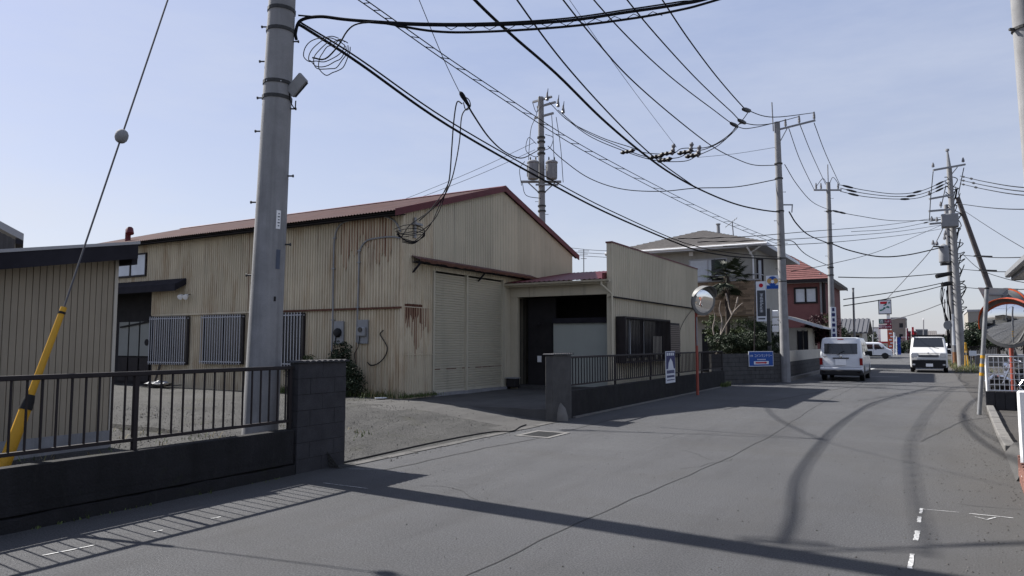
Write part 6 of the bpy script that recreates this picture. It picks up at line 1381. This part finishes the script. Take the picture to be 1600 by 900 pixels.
tb = gd(1122, 552, 31.8); tb.z = 0
bt = thing('bare_tree', tb, 'pruned bare tree with pale forked branches beside the palm', 'tree')
def limb(pts, r0, r1): return MB().tube(resample([gd(x, y, 31.8 + o) for x, y, o in pts], 4), [r0 + (r1 - r0) * i / (4 * (len(pts) - 1)) for i in range(4 * (len(pts) - 1) + 1)], 8)
ob('trunk', limb([(1121, 556, 0), (1122, 540, 0), (1126, 524, 0)], .09, .07), M_barkp, bt, smooth=True)
for pts in ([(1126, 524, 0), (1136, 505, -.2), (1146, 488, -.3), (1151, 472, -.3)], [(1144, 492, -.3), (1139, 480, -.1), (1137, 466, 0)], [(1146, 488, -.3), (1155, 478, -.5), (1161, 473, -.5)], [(1122, 540, 0), (1114, 515, .2), (1117, 495, .3), (1113, 478, .3)], [(1126, 524, 0), (1128, 500, .2), (1124, 484, .3), (1126, 470, .3)], [(1137, 470, 0), (1134, 458, 0)], [(1151, 474, -.3), (1153, 464, -.3)]):
    ob('limb', limb(pts, .042, .012), M_barkp, bt, smooth=True)
rb = gd(1283, 545, 44); rb.z = 0
dt = thing('maple_tree', rb, 'dark red leaved tree in front of the red house', 'tree')
mb = crown(MB(), gd(1284, 515, 44), (1.0, 1.0, 1.0), 60, 55, .3, .08, 41); ob('crown', mb, M_leafr, dt)
mb = MB().tube([rb, gd(1284, 525, 44), gd(1286, 505, 44)], [.12, .09, .03], 8); ob('trunk', mb, M_bark, dt)
for x, y in ((1276, 508), (1292, 508), (1280, 498)): ob('limb', MB().tube([gd(1284, 527, 44), gd(x, y, 44)], [.05, .015], 6), M_bark, dt)
tw = gd(1294, 545, 45); tw.z = 0
shrub('bush', 'yellowish shrub top between the red leaved tree and the pole', 'bush', tw, [(gd(1294, 506, 45), (.5, .5, .7), 20, 40, .25)], .07, M_leafb, seed=14)
for k, (x, y, d, rx, rzv, lab, seed) in enumerate(((1522, 526, 66, 1.3, 1.3, 'dense evergreen behind the roadside poles under the beige building', 51), (1536, 522, 70, 1.2, 1.5, 'rounded evergreen next to the beige building beyond the mirrors', 52), (1560, 528, 62, 1.6, 1.0, 'low wide evergreen behind the mesh fence lot', 53), (1600, 524, 60, 2.0, 1.3, 'broad evergreen at the back of the motorcycle lot', 54), (1513, 532, 64, .6, .8, 'small round shrub by the shorter cluster pole', 55))):
    b_ = gd(x, y + 25, d); b_.z = 0; T = thing('evergreen_tree', b_, lab, 'tree', 'evergreens behind the verge'); ob('crown', crown(MB(), gd(x, y, d), (rx, rx, rzv), 60, 50, .42, .11, seed), M_leaf, T); ob('trunk', MB().tube([b_, gd(x, y, d)], [.14, .05], 8), M_bark, T)

# ------------------------------------------------------------------ further down the road
def panel(parent, name, x0, y0, x1, y1, Y, m, th=.1, off=0): return board(parent, name, x0, y0, x1, y1, Y, m, th, off)
ys_ = gd(1389, 540, 100).y
ss = thing('shop_sign', (gd(1389, 540, 100).x, ys_, 0), 'tall shop pylon sign with red and green numeral panel above two small panels', 'sign')
q0 = aty(1390, 545, ys_); ob('pylon', MB().box(q0.x - .2, q0.x + .2, ys_, ys_ + .3, 0, aty(1390, 470, ys_).z), M_white, ss)
panel(ss, 'frame', 1372, 468.5, 1393.5, 491, ys_, M_sgrey, .3); panel(ss, 'face', 1373.2, 470, 1392.3, 489.7, ys_, M_signw, .02, .3)
def poly(parent, name, pts, m, off): return ob(name, MB().prism([aty(x, y, ys_ - off) for x, y in pts], (0, -.01, 0)), m, parent)
poly(ss, 'numeral_bar', [(1375, 471.5), (1386, 471), (1386, 474), (1383, 475), (1375.5, 475)], M_signr, .325)
poly(ss, 'numeral_stem', [(1386, 472), (1384, 474.5), (1380, 477), (1381.5, 478), (1385, 476.5)], M_signg, .325)
poly(ss, 'swoosh', [(1374, 485), (1376, 486.2), (1380, 484.5), (1385, 480.5), (1389.5, 481.5), (1389.5, 479), (1386, 478), (1384, 481), (1381, 479.5), (1379.5, 483), (1375, 484)], M_signg, .34)
poly(ss, 'dot', [(1388, 472), (1390, 471), (1390.5, 473), (1388.5, 475.5)], M_signg, .325)
panel(ss, 'panel', 1373, 498.5, 1393.8, 506, ys_, M_sgrey, .25); panel(ss, 'green_face', 1374, 499.2, 1380, 505.4, ys_, M_signg, .02, .25); panel(ss, 'red_face', 1382, 499.2, 1393, 505.4, ys_, M_maroon, .02, .25)
panel(ss, 'panel', 1373, 507, 1393.8, 514, ys_, M_maroon, .25)
def stext(s_, size, x, y, off): text(s_, size, M_signw, ss, aty(x, y, ys_ - off), (1, 0, 0), UP)
stext('酒', .5, 1377, 502.3, .28); stext('たばこ', .32, 1387.5, 502.3, .28); stext('銀行', .5, 1378.5, 510.5, .26); stext('ATM', .3, 1388, 511, .26)
tp_ = thing('banner_pillar', gd(1391, 545, 99), 'terracotta banner pillar standing under the shop pylon sign', 'sign')
panel(tp_, 'pillar', 1386.5, 516, 1396, 553, ys_ - 1, M_orsign, .5); mb = MB()
for k in range(6): a = aty(1389 + (k % 2) * 2, 520 + k * 5, ys_ - 1.52); mb.box(a.x, a.x + .35, ys_ - 1.52, ys_ - 1.505, a.z - .18, a.z)
ob('banner_print', mb, M_signw, tp_)
for (x0, x1, y0, y1, d, m, lab) in ((1401, 1408, 527, 554, 95, M_blueflag, 'blue vertical flag banner on a pole by the shop'), (1396.5, 1400, 520, 553, 97, M_signw, 'white vertical flag banner next to the blue flag'), (1416, 1420, 513, 540, 118, M_maroon, 'dark red vertical flag before the grey brown building'), (1424, 1429, 511, 540, 122, M_signr, 'bright red vertical flag furthest along the shops')):
    Y = gd(x0, 540, d).y; T = thing('flag_banner', (aty(x0, 550, Y).x, Y, 0), lab, 'flag'); q0 = aty(x0, 550, Y); q1 = aty(x0, y0 - 1, Y); ob('pole', MB().tube([(q0.x, Y, 0), q1], .04, 6), M_white, T)
    a, b = aty(x0, y0, Y), aty(x1, y1, Y); vs = []; n = 8
    for i in range(n + 1): z = a.z + (b.z - a.z) * i / n; vs += [(a.x + .05, Y + .05 * sin(i * 1.3), z), (b.x, Y + .09 * sin(i * 1.3 + 1), z), (b.x, Y + .09 * sin(i * 1.3 + 1) + .015, z), (a.x + .05, Y + .05 * sin(i * 1.3) + .015, z)]
    ob('cloth', MB().add(vs, [(4 * i + q, 4 * i + 4 + q, 4 * i + 4 + (q + 1) % 4, 4 * i + (q + 1) % 4) for i in range(n) for q in range(4)]), m, T)
def bld(label, x0, x1, ytop, d, dep, m, wins=(), roofm=None, name='building', flat=True, rise=1.2, ybase=552):
    Y = gd((x0 + x1) / 2, 540, d).y; a, b = aty(x0, ytop, Y), aty(x1, ytop, Y); T = thing(name, ((a.x + b.x) / 2, Y, 0), label, 'building')
    ob('wall', MB().box(a.x, b.x, Y, Y + dep, -.2, a.z), m, T)
    if flat: ob('parapet', MB().box(a.x - .08, b.x + .08, Y - .08, Y + dep, a.z, a.z + .25), roofm or M_roofgrey, T)
    else:
        rz2 = a.z + rise; o_ = .6
        r_ = ob('roof', MB().prism([(a.x - o_, Y - o_, a.z - .1), (b.x + o_, Y - o_, a.z - .1), (b.x + o_, Y + dep / 2, rz2), (a.x - o_, Y + dep / 2, rz2)], (0, 0, .12)).prism([(a.x - o_, Y + dep + o_, a.z - .1), (b.x + o_, Y + dep + o_, a.z - .1), (b.x + o_, Y + dep / 2, rz2), (a.x - o_, Y + dep / 2, rz2)], (0, 0, .12)), roofm or M_gtile, T)
        n = int((b.x - a.x + 2 * o_) / .45); t0 = None
        for k in range(n):
            x = a.x - o_ + .2 + k * .45
            if t0 is None: t0 = ob('roof_tile_row', MB().beam((x, Y - o_, a.z + .07), (x, Y + dep / 2, rz2 + .17), .22, .05), roofm or M_gtile, T); x00 = x
            else: share(t0, (x - x00, 0, 0), T)
        ob('gable_end', MB().prism([(b.x, Y, a.z), (b.x, Y + dep / 2, rz2 - .1), (b.x, Y + dep, a.z)], (-.05, 0, 0)), m, T)
    for (u0, u1, v0, v1) in wins:
        p_, q_ = aty(u0, v0, Y), aty(u1, v1, Y); w_ = ob('window', MB().box(p_.x, q_.x, Y - .05, Y - .002, q_.z, p_.z), M_glass, T); ob('sill', MB().box(p_.x - .08, q_.x + .08, Y - .12, Y - .002, q_.z - .1, q_.z - .02), M_roofgrey, w_)
    return T
M_gb = mat('grey_brown_panel', (.22, .19, .17), .8, .1, 1)
bld('old house with silver tiled roof past the red house', 1316, 1347, 520, 78, 7, M_creamw, [(1322, 1330, 524, 532), (1336, 1343, 524, 532)], M_gtile, 'house', False, 1.5)
bld('grey brown block building behind the shop pylon', 1392, 1414, 498, 140, 12, M_gb, [(1405, 1411, 505, 512), (1405, 1411, 522, 530)])
bld('low dark shop roof block with red frontage far down the road', 1414, 1431, 519, 150, 10, mat('dark_red_panel', (.17, .04, .04), .7), [(1417, 1428, 530, 540)])
bld('dark flat roofed building far down the road', 1431, 1449, 516, 175, 12, mat('slate_panel', (.10, .105, .115), .8), [(1433, 1446, 524, 530)])
bld('white low store building beyond the turning van', 1342, 1400, 536, 118, 14, M_creamw, [(1350, 1362, 539, 547), (1366, 1384, 539, 547)], M_signr)
bld('small white box building behind the thin dark post', 1361, 1372, 513, 150, 8, M_signw, [(1364, 1369, 518, 524)])
bld('beige building with dark band beyond the roadside evergreens', 1512, 1560, 487, 88, 12, mat('light_beige_panel', (.28, .26, .23), .8, .06, 1), [(1516, 1523, 505, 512), (1540, 1552, 505, 512)])
bld('pale distant house beside the far end of the road', 1462, 1474, 528, 230, 10, M_creamw, [(1465, 1470, 531, 535)], M_tileg, 'house', False, 1.2)
bld('grey distant house past the roadside pole cluster', 1482, 1512, 526, 200, 10, M_gb, [(1486, 1490, 530, 535), (1496, 1500, 530, 535)], M_tileg, 'house', False, 1.5)
bld('tan distant block at the far end of the street', 1449, 1463, 524, 260, 12, M_creamw, [(1452, 1455, 529, 533)])
bld('brown distant shop with dark windows beside the flags', 1409, 1418, 528, 128, 8, M_gb, [(1411, 1416, 533, 539)])
bld('pale distant house with tiled roof behind the oncoming van', 1446, 1460, 527, 185, 9, M_wallb, [(1449, 1453, 530, 534)], M_tileg, 'house', False, 1.6)
for k, (x, y, d, rx, rzv, lab, seed) in enumerate(((1412, 543, 112, 1.2, 1.0, 'small clipped shrub by the blue flag', 61), (1424, 541, 135, 1.6, 1.5, 'dark shrub in front of the red frontage shop', 62), (1468, 533, 190, 2.6, 2.0, 'far tree past the oncoming van', 63), (1478, 535, 150, 1.6, 1.6, 'far tree by the round road sign', 64), (1356, 533, 100, 1.4, 1.4, 'garden tree beside the silver tiled house', 65), (1312, 532, 76, 1.3, 1.6, 'dark garden tree behind the pole by the red house', 66))):
    b_ = gd(x, y + 25, d); b_.z = 0; T = thing('street_tree', b_, lab, 'tree', 'trees further along the street'); ob('crown', crown(MB(), gd(x, y, d), (rx, rx, rzv), 40, 40, .5, .14, seed), M_leaf, T); ob('trunk', MB().tube([b_, gd(x, y, d)], [.14, .05], 8), M_bark, T)
mb = MB(); R = random.Random(77)
for k in range(90): 
    x = R.uniform(-330, 220); y = R.uniform(330, 420); crown(mb, (x, y, R.uniform(1, 3)), (9, 4, R.uniform(1.5, 3.5)), 6, 14, 2.2, .9, 900 + k)
tag(ob('distant_wood', mb, M_leaf), 'far line of trees along the horizon', 'wood', kind='stuff')
# verge furniture
vw = gd(1548, 560, 50); Yv = vw.y
lw2 = thing('low_wall', (vw.x, Yv, 0), 'low pale wall behind the mesh fence and grey sign post', 'wall')
a, b = aty(1524, 555, Yv), aty(1600, 555, Yv); ob('wall_body', MB().box(a.x, b.x, Yv, Yv + .2, 0, a.z), M_kerb, lw2); ob('coping', MB().box(a.x - .05, b.x, Yv - .05, Yv + .25, a.z, a.z + .08), M_white, lw2)
bf = thing('railing', (vw.x, Yv + 4, 0), 'black slatted fence below the evergreens beyond the pale wall', 'fence'); a, b = aty(1514, 541, Yv + 4), aty(1570, 541, Yv + 4)
ob('top_rail', MB().box(a.x, b.x, Yv + 4, Yv + 4.05, a.z - .06, a.z), M_bronze, bf); ob('bottom_rail', MB().box(a.x, b.x, Yv + 4, Yv + 4.05, .5, .56), M_bronze, bf)
bb_ = ob('baluster', MB().box(a.x, a.x + .04, Yv + 4.005, Yv + 4.04, 0, a.z - .06), M_bronze, bf)
for k in range(1, 22): share(bb_, ((b.x - a.x) * k / 22, 0, 0), bf)
a = gd(1520, 552, 45); nb_ = thing('notice_board', (a.x, a.y, 0), 'small white notice board on legs beside the pole cluster', 'sign'); q0, q1 = aty(1514, 548, a.y), aty(1526, 556, a.y)
ob('board', MB().box(q0.x, q1.x, a.y, a.y + .03, q1.z, q0.z), M_signw, nb_); ob('leg', MB().box(q0.x + .06, q0.x + .1, a.y + .03, a.y + .06, 0, q1.z), M_steelg, nb_); ob('leg', MB().box(q1.x - .1, q1.x - .06, a.y + .03, a.y + .06, 0, q1.z), M_steelg, nb_)
for k, (x, x2) in enumerate(((1508, 1511), (1513, 1512))):
    q0 = gd(x, 572, d6 - 1); q0.z = 0; q1 = gd(x2 - 3, 535, d6 - 1); T = thing('guy_guard', q0, ('yellow guard sleeve on the stay nearest the tall cluster pole', 'second yellow guard sleeve beside the small notice board')[k], 'guard'); ob('sleeve', MB().tube([q0, q1], .035, 8), M_yellow, T); ob('sleeve_band', MB().tube([q0.lerp(q1, .5), q0.lerp(q1, .6)], .04, 8), M_black, T)
q0 = gd(1488, 568, 54); q0.z = 0; q1 = gd(1481, 503, 54); T = thing('road_sign', q0, 'dark round road sign seen from behind on a thin post by the pole cluster', 'sign'); ob('post', MB().tube([q0, gd(1486, 500, 54)], .035, 8), M_steelg, T); c_ = gd(1481, 508, 54); ob('disc', MB().cyl(c_, c_ + camF * .02, .34, 20), M_trans, T); ob('clamp', MB().beam(c_ + camF * .03, gd(1486, 508, 54), .04, .04), M_steelg, T)
# clutter by the warehouse
sc_ = thing('scrap_pile', (sx(280, 600), WY - .7, ZY), 'small heap of boards and crumpled sheeting against the warehouse under the barred windows', 'scrap')
R = random.Random(15)
for k in range(6): a = Vector((sx(262 + 6 * k, 600), WY - .5 - R.uniform(0, .4), ZY + .05)); ob('board', MB().beam(a, a + Vector((R.uniform(.5, .9), R.uniform(-.25, .25), R.uniform(0, .25))), .14, .03), M_bark if k % 2 else M_block2, sc_)
vs = []; n = 7
for i in range(n):
    for j in range(n): vs.append((sx(285, 600) + (i - 3) * .09, WY - .85 + (j - 3) * .08, ZY + .12 + R.uniform(0, .13) * (1 - abs(i - 3) / 4)))
ob('sheeting', MB().add(vs, [(i * n + j, i * n + j + 1, (i + 1) * n + j + 1, (i + 1) * n + j) for i in range(n - 1) for j in range(n - 1)]), M_trans, sc_)
ob('prop', MB().beam((sx(256, 570), WY - .1, ZY + .75), (sx(268, 600), WY - .6, ZY), .05, .05), M_bark, sc_)
q0 = aty(801, 603, OY - .25); bk_ = thing('bucket', (q0.x, OY - .25, ZY), 'dark square bin at the porch jamb beside the roller shutter', 'bin'); ob('bin', MB().box(q0.x - .15, q0.x + .17, OY - .4, OY - .1, ZY, ZY + .26), M_dark, bk_, bevel=.02); ob('rim', MB().box(q0.x - .17, q0.x + .19, OY - .42, OY - .08, ZY + .26, ZY + .29), M_trans, bk_)
q0 = atz(595, 624, ZY); tag(ob('plate', MB().lathe((q0.x, q0.y, ZY + .01), (0, 0, 1), [(0, .08), (.015, .14), (.03, .15), (.02, .13)], 18), M_white, smooth=True), 'white round lid lying in the weeds near the warehouse corner', 'lid')
q0 = aty(258, 575, WY - .6)
